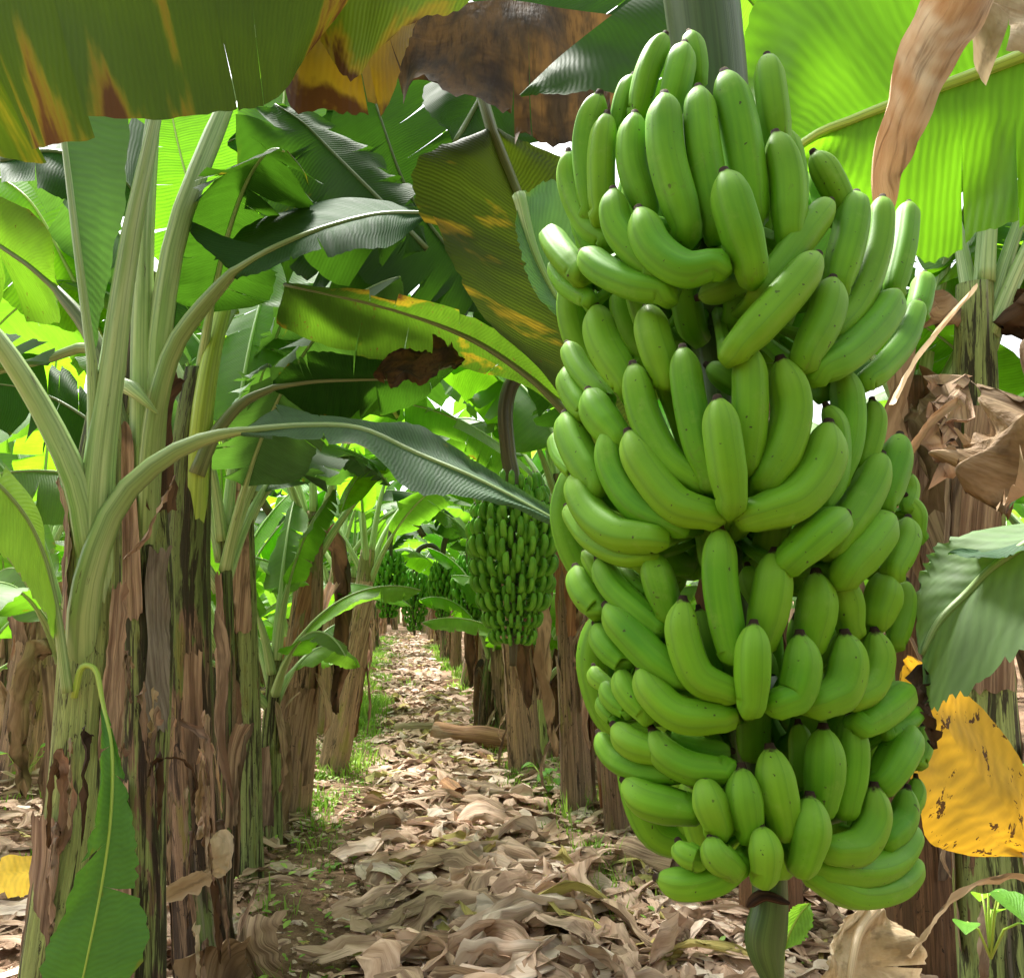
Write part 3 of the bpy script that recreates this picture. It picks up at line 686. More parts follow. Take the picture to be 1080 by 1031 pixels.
def plant(base, top, r, seed, label, group=None, stem='stem_b', leaves=9, leafL=1.7, W=.26, sheaths=6, dead=3, mid=None, azs=None, elev=(62, 84), name='banana_plant', mats=('leaf', 'leaf', 'leaf_dark', 'leaf_bright'), n=40, tears=(4, 14), top_r=None, flaps=3, petl=(.35, .6)):
    rnd = random.Random(seed); base = Vector(base); top = Vector(top)
    root = empty(name, base, label, 'banana plant', group)
    md = mid or [base.lerp(top, .5)+Vector((rnd.uniform(-.03, .03), rnd.uniform(-.03, .03), 0))]
    tr = top_r or r*.62
    mb, pts, rad = stem_mb([base-Vector((0, 0, .05))]+md+[top], [r*1.18, r, tr] if len(md) == 1 else [r*1.18]+[r]*len(md)+[tr], seed)
    mb.build('pseudostem', M[stem], root)
    for i in range(sheaths):
        s0 = rnd.uniform(-0.0, .62); h = rnd.uniform(.18, .42)
        m = sheath_mb(pts, rad, max(0, s0), min(.99, s0+h), rnd.uniform(0, 2*pi), rnd.uniform(.9, 2.2), rnd.uniform(.004, .014), rnd.choice((0, .01, .05, .09)), seed*31+i)
        m.build('dry_sheath', M[rnd.choice(('sheath', 'sheath', 'sheath_red' if stem == 'stem_b' else 'sheath'))], root)
    for i in range(flaps):          # thin strips that have come away from the stem
        s0 = rnd.uniform(.15, .8); k = int(s0*(len(pts)-1)); a = rnd.uniform(0, 2*pi); o_ = Vector((cos(a), sin(a), 0)); p = pts[k]+o_*rad[k]
        L = rnd.uniform(.2, .6); ou = rnd.uniform(.02, .14)
        m = strip_mb([p, p+o_*ou*.6-Vector((0, 0, L*.3)), p+o_*ou-Vector((0, 0, L*.7)), p+o_*ou*.7-Vector((0, 0, L))], rnd.uniform(.012, .04), seed*7+i, curl=1.0, side=Vector((o_.x, o_.y, .01)))
        m.build('sheath_strip', M['sheath'], root)
    for i in range(leaves):
        az = azs[i] if azs and i < len(azs) else (i*2.4+rnd.uniform(-.35, .35)+seed)
        f = i/max(1, leaves-1)         # outer leaves lie flatter, inner ones stand up
        el0 = radians(elev[0]+(elev[1]-elev[0])*f); el1 = radians(rnd.uniform(-62, -15)+f*70)
        arch_leaf(top+Vector((cos(az), -sin(az), 0))*0-Vector((0, 0, .25*(1-f)))+Vector((sin(az), cos(az), 0))*tr*.6, az, el0, el1, leafL*rnd.uniform(.8, 1.1), W*rnd.uniform(.85, 1.1), rnd.uniform(.25, .85), rnd.uniform(*petl), rnd.choice(mats), root, seed*53+i, rib='pet', pw=(.030, .016), tears=rnd.randint(*tears), n=n, nv=4, flop=.13, gap=.16)
    for i in range(dead):
        az = rnd.uniform(0, 2*pi); h = Vector((sin(az), cos(az), 0)); p = top-Vector((0, 0, rnd.uniform(.1, .4)))+h*tr
        L = rnd.uniform(.7, 1.2)
        m = strip_mb([p, p+h*.14+Vector((0, 0, -.06)), p+h*.2-Vector((0, 0, L*.5)), p+h*.15-Vector((0, 0, L))], rnd.uniform(.05, .12), seed*11+i, curl=1.3, crumple=.05, n=26, nu=6)
        m.build('dead_leaf', M['dry' if rnd.random() < .7 else 'dry_dark'], root)
    return root

# ---------------------------------------------------------------- ground
def gz(x, y):
    c = x-ROWK*y; s = 0.0
    return .04*noise.noise(Vector((x*.9, y*.9, 0)))+.018*noise.noise(Vector((x*4, y*4, 3)))+.012*cos((c-.17)*2*pi/1.85+pi)
def axis_coords(lim, fine, step):
    a = [0.0]; s = step
    while a[-1] < lim:
        a.append(a[-1]+s)
        if a[-1] > fine: s *= 1.22
    return a
def build_ground():
    xs = axis_coords(400, 5, .09); xs = [-x for x in xs[::-1]]+xs[1:]
    ys = [-y for y in axis_coords(400, 1, .5)[::-1]]+axis_coords(600, 14, .09)[1:]
    mb = MB(); rows = [[Vector((x, y, gz(x, y) if abs(x) < 12 and y < 30 else 0)) for x in xs] for y in ys]
    mb.grid(rows, [[(x, y) for x in xs] for y in ys])
    n = NT('soil'); tc = n.n('ShaderNodeTexCoord').outputs['Object']
    a = n.noise(tc, 1.3, 5, .6); b = n.noise(tc, 22, 5, .65); c = n.noise(tc, 90, 3, .6)
    col = n.mix(n.ss(a, .4, .6), (.20, .115, .07), (.29, .18, .115)); col = n.mix(n.ss(b, .45, .7), col, (.10, .055, .035)); col = n.mix(n.math('MULTIPLY', n.ss(c, .55, .7), .6), col, (.33, .25, .17))
    g = n.noise(tc, .8, 4, .6); col = n.mix(n.math('MULTIPLY', n.ss(g, .55, .7), .35), col, (.08, .12, .03))
    m = n.done(n.bsdf(col, .9, n.bump(n.math('ADD', b, n.math('MULTIPLY', c, .5)), .8, .03), .15))
    o = mb.build('ground', m); tag(o, kind='structure')
def piece(mb, c, L, Wd, az, rnd, mi, lift=.03):
    """one limp dry strip of leaf lying on the soil, folded along its length"""
    nu, nl = (6, 13) if c.y < 5.5 else (4, 6); sd = rnd.uniform(0, 99); cu = rnd.gauss(0, .8); rows = []; uvs = []
    z0 = lift*rnd.random()**1.5+.004; h = az-cu*.5; p = Vector((c.x, c.y, 0))-Vector((cos(az), sin(az), 0))*L*.5; tp = rnd.uniform(.1, .9)
    fold = rnd.uniform(.05, .5)*Wd; nf = rnd.choice((.5, 1, 1.5, 2)); roll = rnd.gauss(0, .45); hump = rnd.uniform(0, .14)*L*(1 if rnd.random() < .5 else .2); ph = rnd.uniform(0, 6)
    for i in range(nl+1):
        t = i/nl; h += cu/nl+.5*noise.noise(Vector((t*4, sd, 2)))/nl*4
        p = p+Vector((cos(h), sin(h), 0))*(L/nl); s = Vector((-sin(h), cos(h), 0)); ww = Wd*(min(1, t*5+.3)**.5)*(1-tp*t**2)*(1+.45*noise.noise(Vector((t*5, sd, 9)))); row = []; u = []
        zz = hump*sin(pi*min(1, t*1.1))**2+.05*L*(noise.noise(Vector((t*3, sd, 4)))+.2)
        rl = roll+1.2*noise.noise(Vector((t*2, sd, 6)))
        for j in range(nu+1):
            q = (j/nu-.5)*2
            zf = fold*(.5+.5*cos(q*pi*nf+ph))+.25*Wd*noise.noise(Vector((t*7, q*2, sd)))
            x = p+s*(q*ww*cos(rl)*.9)+Vector((noise.noise(Vector((t*6, q, sd+1))), noise.noise(Vector((t*6, q, sd+2))), 0))*Wd*.7
            row.append(Vector((x.x, x.y, max(gz(x.x, x.y)+.004+.002*j/nu, gz(x.x, x.y)+z0+zz+zf*.8+abs(sin(rl))*(1+q*(1 if rl > 0 else -1))*ww*.5)))); u.append((q*ww, t*L+sd))
        rows.append(row); uvs.append(u)
    mb.grid(rows, uvs, mi=mi)
def build_litter():
    rnd = random.Random(77)
    for nm, cnt, lab in (('leaf_litter', 1, 'crumpled dry brown banana leaves and sheaths carpeting the soil between the rows'),):
        mb = MB()
        def scatter(N, y0, y1, cl, ch, Lr, Wr, pw=1.0, pm=(.52, .24, .18, .06)):
            for _ in range(N):
                y = y0+(y1-y0)*rnd.random()**pw; c = rnd.triangular(cl, ch, (cl+ch)/2) if ch-cl < 2 else rnd.uniform(cl, ch); x = ROWK*y+c
                k = rnd.random(); mi = 0 if k < pm[0] else 1 if k < pm[0]+pm[1] else 2 if k < 1-pm[3] else 3
                piece(mb, Vector((x, y, gz(x, y))), rnd.uniform(*Lr), rnd.uniform(*Wr), rnd.uniform(0, 2*pi), rnd, mi, lift=.05)
        scatter(450, 2.0, 5.2, -.1, .9, (.10, .38), (.015, .04)); scatter(330, 2.0, 5.4, -.15, .95, (.28, .70), (.05, .12)); scatter(120, 2.4, 5.2, -.5, 1.2, (.15, .4), (.012, .03))
        scatter(700, 2.0, 4.2, .5, 2.6, (.12, .45), (.014, .05))
        scatter(1900, 4.5, 11, -.2, .8, (.10, .36), (.02, .065), 1.4, (.66, .16, .06, .12))
        scatter(900, 11, 30, -.5, .8, (.12, .35), (.03, .07), 1.5)
        scatter(2300, 2.2, 12, -4.5, -.6, (.10, .45), (.014, .05), 1.3, (.7, .2, .07, .03))
        scatter(1800, 2.4, 12, .9, 5.0, (.10, .45), (.014, .05), 1.3, (.7, .2, .07, .03))
        scatter(1200, 10, 26, -9, 9, (.15, .4), (.03, .08))
        scatter(420, 2.3, 10, -1.15, -.42, (.08, .3), (.015, .05), 1.3); scatter(420, 2.8, 10, .85, 1.4, (.08, .3), (.015, .05), 1.3)
        # small crumbs everywhere
        scatter(5000, 2.0, 9, -1.5, 1.9, (.02, .07), (.005, .018), 1.3)
        o = mb.build(nm, [M['lit_a'], M['lit_b'], M['sheath'], M['litter_y']], smooth=True); tag(o, lab, 'leaf litter', kind='stuff')
def build_grass():
    rnd = random.Random(5); mb = MB()
    def tuft(x, y, h, nb, spread):
        for _ in range(nb):
            a = rnd.uniform(0, 2*pi); d = rnd.random()*spread; px, py = x+cos(a)*d, y+sin(a)*d; z = gz(px, py)-.005
            hh = h*rnd.uniform(.5, 1.2); b = rnd.uniform(0, 2*pi); le = rnd.uniform(.1, .8)*hh; w_ = rnd.uniform(.0015, .004)*(1+y*.12)
            dx, dy = cos(b), sin(b); i = len(mb.v)
            mb.v += [(px-dy*w_, py+dx*w_, z), (px+dy*w_, py-dx*w_, z), (px+dx*le*.4+dy*w_*.8, py+dy*le*.4-dx*w_*.8, z+hh*.6), (px+dx*le*.4-dy*w_*.8, py+dy*le*.4+dx*w_*.8, z+hh*.6), (px+dx*le, py+dy*le, z+hh)]
            mb.uv += [(0, 0)]*5; mb.f += [(i, i+1, i+2, i+3), (i+3, i+2, i+4)]; mb.mi += [0, 0]
    for _ in range(520):
        y = rnd.uniform(2.9, 26); c = rnd.gauss(-.36, .13); x = ROWK*y+c
        g = noise.noise(Vector((y*.8, 3, 1)))
        if (g < -.1 or y < 5.2) and rnd.random() < .8: continue
        tuft(x, y, rnd.uniform(.04, .13), 22, .10+.01*y)
    for (px, py, hh, k) in ((385, 745, .2, 26), (370, 700, .16, 16), (395, 720, .15, 12), (345, 800, .1, 14), (330, 835, .09, 14), (375, 765, .12, 10), (620, 900, .10, 8), (560, 810, .13, 10), (520, 780, .12, 8), (625, 880, .16, 5)):
        yy = F*CH/(py-627.5)
        for _ in range(k):
            q = P(px+rnd.gauss(0, 14), py, yy+rnd.gauss(0, .35)); tuft(q.x, q.y, hh*rnd.uniform(.6, 1.2), 26, .14)
    for _ in range(160):
        y = rnd.uniform(3, 22); c = rnd.gauss(.93, .12); tuft(ROWK*y+c, y, rnd.uniform(.04, .14), 18, .12)
    for _ in range(150):
        y = rnd.uniform(4, 14); c = rnd.uniform(-5, -1.2) if rnd.random() < .6 else rnd.uniform(1.4, 5); tuft(ROWK*y+c, y, rnd.uniform(.04, .12), 18, .2)
    # broad round weed leaves mixed in
    for _ in range(900):
        y = rnd.uniform(2.6, 9); c = rnd.gauss(-.35, .16) if rnd.random() < .6 else rnd.gauss(1.0, .25); x = ROWK*y+c; z = gz(x, y)+rnd.uniform(.01, .08); r = rnd.uniform(.008, .024); a = rnd.uniform(0, 6)
        i = len(mb.v); t = rnd.uniform(-.5, .5)
        for kx, ky in ((-1, 0), (-.3, .6), (.5, .55), (1.2, 0), (.5, -.55), (-.3, -.6)):
            mb.v.append((x+(kx*cos(a)-ky*sin(a))*r, y+(kx*sin(a)+ky*cos(a))*r, z+kx*r*t+abs(ky)*r*.3)); mb.uv.append((0, 0))
        mb.f.append(tuple(range(i, i+6))); mb.mi.append(0)
    n = NT('grass'); f = n.noise(n.n('ShaderNodeTexCoord').outputs['Object'], 3, 3); col = n.mix(n.ss(f, .35, .65), (.17, .34, .03), (.36, .56, .08))
    b = n.n('ShaderNodeBsdfTranslucent'); n.l(col, b.inputs[0]); mx = n.n('ShaderNodeMixShader'); mx.inputs[0].default_value = .4
    n.l(n.bsdf(col, .6), mx.inputs[1]); n.l(b.outputs[0], mx.inputs[2])
    o = mb.build('grass', n.done(mx.outputs[0]), smooth=False); tag(o, 'low green grass and small weeds along the foot of the rows', 'grass', kind='stuff')
M['litter_y'] = dry_mat('litter_yellow', (.40, .33, .10), (.58, .46, .16), (.30, .33, .12), tf=.2)

# ================================================================ the place
build_ground()
def GP(px, Y):
    f = Y*_cp-CH*_sp; return Vector(((px-540)/F*f, Y, gz((px-540)/F*f, Y)))
def Q(*a):
    """x, y photo coordinates with a distance each -> points; Q(Y, x,y, x,y, ...) or triples in a list"""
    if isinstance(a[0], list): return [P(*t) for t in a[0]]
    Y = a[0]; return [P(a[i], a[i+1], Y) for i in range(1, len(a), 2)]

# ---- the big bunch
build_big_bunch()

# ---- the bunch down the row and the distant ones
def hang(px, py, Y): return P(px, py, Y)
Yb = 3.6
arch = [P(600, 425, Yb+.25), P(575, 396, Yb+.1), P(545, 398, Yb), P(533, 430, Yb), P(536, 480, Yb)]
side_bunch(P(541, 520, Yb), .58, .172, 9, 19, 'green banana bunch hanging from a bent brown stalk beside the path, second largest', 3, 'banana bunches further down the rows', arch=arch, tail=.14, sc=.72)

# ---- near plants on the left, each leaf where the photo has it
def near_plant(path, rad, stem, label, seed, n=46, sheaths=(), group='banana plants in the row left of the path'):
    root = empty('banana_plant', Vector((path[0].x, path[0].y, 0)), label, 'banana plant', group)
    mb, pts, rr = stem_mb(path, rad, seed, n=n, seg=28); mb.build('pseudostem', M[stem], root)
    for i, (s0, s1, a0, span, off, peel, m) in enumerate(sheaths):
        sheath_mb(pts, rr, s0, s1, a0, span, off, peel, seed*9+i, nu=12, nvv=24).build('dry_sheath', M[m], root)
    return root, pts, rr
# first plant: pale green stem
Y = 2.0
t1, pts, rr = near_plant([GP(50, Y), P(62, 1031, Y), P(84, 860, Y), P(96, 700, Y), P(100, 590, Y), P(104, 490, Y), P(112, 420, Y)], [.070, .064, .062, .060, .056, .046, .034], 'stem_g', 'pale green stemmed banana plant at the left with a small leaf hanging off its side', 11,
    sheaths=((.02, .34, 2.6, 1.5, .006, .02, 'sheath'), (.40, .62, 4.4, .9, .006, .0, 'sheath'), (.12, .50, 1.4, 1.2, .006, .03, 'sheath'), (.55, .80, 2.2, 1.1, .005, .03, 'sheath')))
make_leaf(Q([(165, 120, 2.0), (185, 20, 2.0), (230, -120, 2.05), (330, -230, 2.1), (430, -260, 2.2)]), Q([(160, 110, 2.0), (120, 0, 1.85), (150, -160, 1.8), (260, -300, 1.8), (430, -262, 2.2)]), Q([(170, 110, 2.0), (230, 30, 2.2), (300, -60, 2.3), (370, -160, 2.4), (432, -258, 2.2)]), 'leaf', 'pet', t1,
    petiole=Q([(97, 680, 2.0), (100, 570, 1.96), (106, 480, 1.94), (118, 390, 1.94), (136, 260, 1.97)]), pr=(.045, .019), seed=1)
make_leaf(Q([(97, 380, 1.92), (84, 280, 1.93), (74, 200, 1.95), (62, 90, 2.0), (55, -60, 2.05)]), Q([(99, 380, 1.92), (118, 290, 2.0), (134, 200, 2.05), (130, 90, 2.1), (60, -60, 2.05)]), Q([(96, 380, 1.92), (88, 280, 1.99), (84, 200, 2.02), (60, 90, 2.1), (50, -60, 2.05)]), 'leaf_pleat', 'pet', t1,
    petiole=Q([(101, 520, 1.95), (100, 440, 1.93)]), pr=(.022, .012), rr=(.012, .006), seed=2, tears=0, amp=.004)
make_leaf(Q([(-30, 325, 1.85), (-120, 250, 1.75), (-220, 240, 1.7), (-330, 330, 1.6)]), Q([(-30, 320, 1.85), (-130, 180, 1.9), (-240, 180, 1.9), (-335, 330, 1.6)]), Q([(-30, 330, 1.85), (-100, 330, 1.6), (-200, 350, 1.5), (-332, 336, 1.6)]), 'leaf', 'pet', t1,
    petiole=Q([(97, 585, 1.96), (84, 515, 1.93), (50, 440, 1.9), (8, 372, 1.87)]), pr=(.036, .020), seed=3)
make_leaf(Q([(250, 455, 1.95), (320, 449, 1.9), (380, 452, 1.85), (440, 478, 1.8), (510, 508, 1.75), (612, 562, 1.7)]),
          Q([(250, 452, 1.95), (305, 428, 2.0), (380, 444, 1.93), (440, 452, 1.88), (515, 498, 1.8), (613, 558, 1.7)]),
          Q([(250, 458, 1.95), (320, 476, 1.8), (385, 476, 1.75), (440, 520, 1.7), (510, 527, 1.7), (611, 566, 1.7)]), 'leaf_blue', 'rib', t1,
    petiole=Q([(88, 720, 2.0), (88, 650, 1.94), (99, 590, 1.92), (125, 528, 1.93), (170, 485, 1.94), (215, 463, 1.95)]), pr=(.040, .012), rr=(.010, .003), seed=4, tears=2, gap=.05)
make_leaf(Q([(60, 640, 1.9), (46, 585, 1.87), (20, 535, 1.8), (-30, 490, 1.7), (-110, 470, 1.6)]), Q([(66, 650, 1.9), (62, 590, 1.95), (36, 520, 1.95), (-20, 440, 1.9), (-112, 466, 1.6)]), Q([(60, 680, 1.9), (38, 650, 1.8), (8, 600, 1.75), (-40, 570, 1.6), (-108, 474, 1.6)]), 'leaf_young', 'rib', t1,
    petiole=Q([(72, 730, 1.91)]), pr=(.014, .010), rr=(.008, .004), seed=5, tears=1)
make_leaf(Q([(108, 738, 1.88), (118, 790, 1.83), (117, 860, 1.80), (108, 930, 1.78), (92, 1010, 1.76), (70, 1110, 1.75)]),
          Q([(107, 738, 1.88), (103, 800, 1.80), (92, 880, 1.77), (66, 960, 1.76), (42, 1020, 1.76), (68, 1110, 1.75)]),
          Q([(109, 738, 1.88), (128, 800, 1.83), (146, 875, 1.82), (152, 940, 1.80), (156, 1010, 1.78), (74, 1112, 1.75)]), 'leaf_mid', 'rib_y', t1,
    petiole=Q([(78, 735, 1.92), (86, 704, 1.91), (101, 706, 1.90)]), pr=(.008, .006), rr=(.005, .002), seed=9, tears=3, flop=.06, gap=.12, label='short green leaf hanging down the stem with a yellow spot')
# second plant
Y = 2.35
t2, pts, rr = near_plant([GP(142, Y), P(150, 1031, Y), P(152, 850, Y), P(152, 650, Y), P(146, 480, Y), P(150, 380, Y), P(158, 290, Y)], [.056, .050, .052, .066, .062, .054, .042], 'stem_g2', 'tall banana plant with dark streaked stem just right of the pale green stemmed one', 12,
    sheaths=((.02, .42, 1.1, 1.9, .008, .02, 'sheath'), (.40, .56, 4.0, .9, .006, .03, 'sheath_grey'), (.5, .70, 3.0, 1.0, .006, .03, 'sheath'), (.0, .36, 2.7, 1.1, .006, .01, 'sheath')))
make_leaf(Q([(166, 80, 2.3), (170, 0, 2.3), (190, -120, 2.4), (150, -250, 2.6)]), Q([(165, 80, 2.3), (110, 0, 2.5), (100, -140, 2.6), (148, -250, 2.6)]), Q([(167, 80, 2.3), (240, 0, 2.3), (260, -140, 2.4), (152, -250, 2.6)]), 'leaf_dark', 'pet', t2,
    petiole=Q([(150, 620, 2.36), (150, 480, 2.31), (150, 360, 2.28), (152, 260, 2.28), (158, 160, 2.3)]), pr=(.040, .020), seed=6)
make_leaf(Q([(250, 85, 2.35), (275, 20, 2.4), (310, -60, 2.5), (370, -130, 2.7), (450, -150, 3.0)]), Q([(249, 85, 2.35), (235, 0, 2.5), (260, -110, 2.7), (330, -200, 2.9), (449, -152, 3.0)]), Q([(252, 85, 2.35), (320, 60, 2.3), (380, 0, 2.4), (430, -60, 2.7), (451, -147, 3.0)]), 'leaf', 'pet', t2,
    petiole=Q([(152, 580, 2.36), (162, 450, 2.31), (170, 340, 2.28), (188, 240, 2.30), (222, 150, 2.32)]), pr=(.036, .026), seed=7)
make_leaf(Q([(245, 288, 2.2), (290, 262, 2.15), (345, 240, 2.15), (400, 226, 2.2), (452, 224, 2.3)]), Q([(240, 282, 2.2), (200, 246, 2.4), (255, 224, 2.5), (340, 222, 2.5), (452, 221, 2.3)]), Q([(248, 296, 2.2), (300, 284, 2.0), (355, 262, 2.0), (410, 248, 2.05), (452, 230, 2.3)]), 'leaf_blue_dark', 'rib', t2,
    petiole=Q([(152, 620, 2.34), (158, 490, 2.29), (167, 420, 2.26), (184, 365, 2.24), (212, 325, 2.22)]), pr=(.034, .018), seed=8, tears=2, flop=.1, rr=(.013, .005))
make_leaf(Q([(60, 305, 2.35), (20, 272, 2.35), (-40, 240, 2.4), (-120, 240, 2.5), (-200, 300, 2.5)]), Q([(62, 300, 2.35), (40, 235, 2.2), (-40, 190, 2.2), (-130, 190, 2.3), (-201, 300, 2.5)]), Q([(66, 318, 2.35), (60, 345, 2.6), (-30, 330, 2.6), (-110, 320, 2.7), (-199, 304, 2.5)]), 'leaf_spot', 'rib_d', t2,
    petiole=Q([(140, 470, 2.3), (118, 400, 2.32), (92, 345, 2.34)]), pr=(.034, .02), seed=10, tears=3)
make_leaf(Q([(-20, 395, 2.5), (-80, 372, 2.5), (-150, 380, 2.6), (-220, 430, 2.6)]), Q([(60, 355, 2.5), (-20, 350, 2.7), (-120, 330, 2.8), (-221, 430, 2.6)]), Q([(85, 372, 2.5), (30, 400, 2.3), (-60, 425, 2.4), (-219, 432, 2.6)]), 'leaf_blue', 'rib', t2, petiole=Q([(138, 430, 2.36), (100, 368, 2.45), (50, 378, 2.5)]), pr=(.022, .012), seed=15, tears=2)
# short stub of a cut leaf base and brown curled bracts where the leaves fork
sheath_mb(pts, rr, .60, .80, 4.3, 1.2, .012, .05, 77, nu=10).build('dry_sheath', M['dry_dark'], t2)
mb = MB(); tube(mb, Q([(120, 402, 2.24), (140, 410, 2.2), (166, 436, 2.17)]), [.018, .022, .003], seg=10); mb.build('leaf_stub', M['pet'], t2)
# third plant
Y = 2.95
t3, pts, rr = near_plant([GP(222, Y), P(212, 950, Y), P(200, 780, Y), P(196, 600, Y), P(202, 470, Y), P(212, 390, Y)], [.092, .080, .076, .074, .066, .052], 'stem_m', 'banana plant with ragged brown stem and a cut stub at its base, third from left', 13,
    sheaths=((.0, .20, 4.9, 1.7, .03, .06, 'sheath'), (.05, .6, 1.6, 1.2, .008, .02, 'sheath'), (.12, .50, 3.7, .8, .006, .02, 'sheath'), (.0, .16, 3.6, 1.2, .05, .09, 'dry'), (.0, .13, 5.7, 1.1, .06, .06, 'sheath')))
make_leaf(Q([(262, 235, 3.0), (285, 170, 3.1), (300, 90, 3.3), (280, 0, 3.5)]), Q([(262, 235, 3), (250, 150, 3.3), (255, 60, 3.5), (279, 0, 3.5)]), Q([(263, 235, 3), (330, 190, 3), (350, 90, 3.2), (282, 0, 3.5)]), 'leaf_bright', 'rib_y', t3,
    petiole=Q([(202, 600, 2.95), (210, 470, 2.9), (222, 380, 2.9), (240, 310, 2.95)]), pr=(.045, .02), seed=20)
make_leaf(Q([(290, 408, 2.9), (330, 402, 2.85), (375, 400, 2.8), (430, 398, 2.8), (480, 385, 2.85)]), Q([(285, 404, 2.9), (320, 375, 2.7), (375, 378, 2.65), (430, 380, 2.7), (480, 383, 2.85)]), Q([(290, 415, 2.9), (335, 440, 3.05), (380, 440, 3.05), (435, 425, 3.0), (480, 389, 2.85)]), 'leaf_dark', 'rib_d', t3,
    petiole=Q([(207, 500, 2.88), (225, 460, 2.88), (255, 425, 2.9)]), pr=(.032, .014), seed=21, tears=5, label='dark drooping leaf with a blackened tip')
arch_leaf(P(205, 430, 3.0), radians(-60), radians(60), radians(-50), 1.5, .26, .4, .4, 'leaf', t3, 22, rib='pet')
arch_leaf(P(205, 420, 3.0), radians(20), radians(70), radians(-20), 1.6, .28, .4, .5, 'leaf_bright', t3, 23, rib='pet')
arch_leaf(P(205, 440, 3.0), radians(150), radians(66), radians(-30), 1.0, .2, .4, .4, 'leaf_dark', t3, 24, rib='pet')
for i, (a, b, m) in enumerate(((Q([(228, 640, 2.8), (236, 700, 2.78), (232, 770, 2.75), (246, 850, 2.75)]), .020, 'sheath'), (Q([(188, 760, 2.8), (216, 775, 2.72), (222, 800, 2.7), (228, 905, 2.7)]), .012, 'sheath'), (Q([(170, 945, 2.75), (215, 925, 2.68), (222, 918, 2.66)]), .032, 'dry_tan'), (Q([(232, 875, 2.7), (236, 905, 2.66), (228, 925, 2.66)]), .034, 'dry_tan'))):
    strip_mb(a, b, 40+i, curl=.9, side=Vector((.2, -1, .1))).build('sheath_strip', M[m], t3)
strip_mb(Q([(155, 820, 2.2), (165, 803, 2.18), (190, 800, 2.2), (205, 818, 2.25), (203, 850, 2.3)]), .006, 44, curl=.4).build('sheath_strip', M['dry_dark'], t2)
strip_mb(Q([(60, 790, 1.93), (72, 815, 1.90), (70, 870, 1.90), (60, 905, 1.92)]), .020, 45, curl=1.0, side=Vector((.3, -1, 0))).build('sheath_strip', M['sheath_red'], t1)
strip_mb(Q([(128, 590, 2.2), (150, 570, 2.18), (170, 530, 2.2), (186, 500, 2.25)]), .010, 46, curl=.8).build('sheath_strip', M['sheath'], t2)

for t_, cx_, y_, Y_, k_ in ((t1, 70, 880, 1.9, 5), (t2, 150, 760, 2.25, 7), (t3, 200, 830, 2.8, 9), (t3, 212, 960, 2.8, 7)):
    rg = random.Random(int(y_))
    for i in range(k_):
        x0 = cx_+rg.uniform(-20, 22); y0 = y_+rg.uniform(-110, 60); dx = rg.uniform(-12, 16); L = rg.uniform(40, 110)
        strip_mb(Q([(x0, y0, Y_), (x0+dx*.6, y0-12, Y_-.04), (x0+dx, y0+L*.4, Y_-.07), (x0+dx*1.3, y0+L, Y_-.05)]), rg.uniform(.006, .022), 500+i+int(y_), curl=1.1, crumple=.012).build('sheath_strip', M[rg.choice(('sheath', 'dry_dark', 'dry_tan', 'sheath'))], t_)
# ---- large leaves overhead and beside the bunch, from plants outside the picture
OG = 'leaves of plants outside the picture'
def lone(mid, ea, eb, mat, rib, label, seed, **k):
    return make_leaf(Q(mid), Q(ea) if ea else None, Q(eb) if eb else None, mat, rib, None, seed=seed, name='banana_leaf', label=label, cat='leaf', **k)
A = 1.25
lone([(-260, -40, A-.1), (-120, -70, A), (20, -85, A), (160, -75, A), (300, -60, A), (420, -80, A+.1)],
     [(-260, -30, A-.1), (-120, 90, A-.1), (10, 158, A-.06), (60, 166, A-.05), (130, 162, A-.05), (200, 150, A-.03), (255, 140, A), (292, 120, A), (330, 60, A+.05), (422, -70, A+.1)],
     [(-262, -44, A-.1), (-120, -200, A+.3), (160, -200, A+.3), (300, -180, A+.3), (420, -84, A+.1)], 'leaf_olive_streak', 'rib_d', 'big dark olive leaf with brown and yellow streaks hanging across the top left', 31, tears=9, gap=.025, flop=.04, amp=.03, ragged=.004, n=70, nv=10)
lone([(285, -60, 1.45), (330, -70, 1.45), (400, -80, 1.45), (470, -70, 1.5), (540, -60, 1.5)],
     [(290, -50, 1.45), (318, 10, 1.4), (340, 55, 1.4), (366, 96, 1.38), (400, 60, 1.4), (450, 20, 1.42), (490, 5, 1.45), (538, -50, 1.5)], None, 'leaf_olive', None, 'pointed leaf flap with yellow brown edge hanging at the top, left of the brown leaf', 32, tears=1, gap=.05, flop=.03, n=50, nv=8)
lone([(280, -20, 1.7), (330, -10, 1.7), (380, 0, 1.7), (440, 10, 1.7)], [(285, 0, 1.7), (300, 95, 1.65), (350, 104, 1.65), (395, 118, 1.65), (425, 90, 1.65), (442, 20, 1.7)], None, 'leaf_yellow_brown', None, 'yellow and brown lower flap behind the pointed leaf at the top', 33, tears=3, gap=.06, nv=8)
lone([(400, 40, 1.8), (460, 10, 1.8), (530, 0, 1.8), (600, 10, 1.8), (680, 20, 1.8)], [(415, 60, 1.8), (428, 118, 1.75), (470, 125, 1.7), (530, 145, 1.7), (590, 160, 1.7), (640, 130, 1.75), (682, 40, 1.8)], None, 'dry_dark_leaf', None, 'dark brown withered leaf hanging at the top behind the big bunch', 34, tears=5, gap=.10, flop=.12, amp=.10, nv=8, ragged=.05)
lone([(548, 100, 1.5), (590, 60, 1.5), (640, 20, 1.5), (720, -40, 1.55)], [(550, 104, 1.5), (600, 98, 1.42), (660, 90, 1.42), (730, 40, 1.45), (760, -30, 1.5)], None, 'leaf_dark', None, 'dark green leaf piece with a yellow rim just left of the top of the bunch', 35, tears=0)
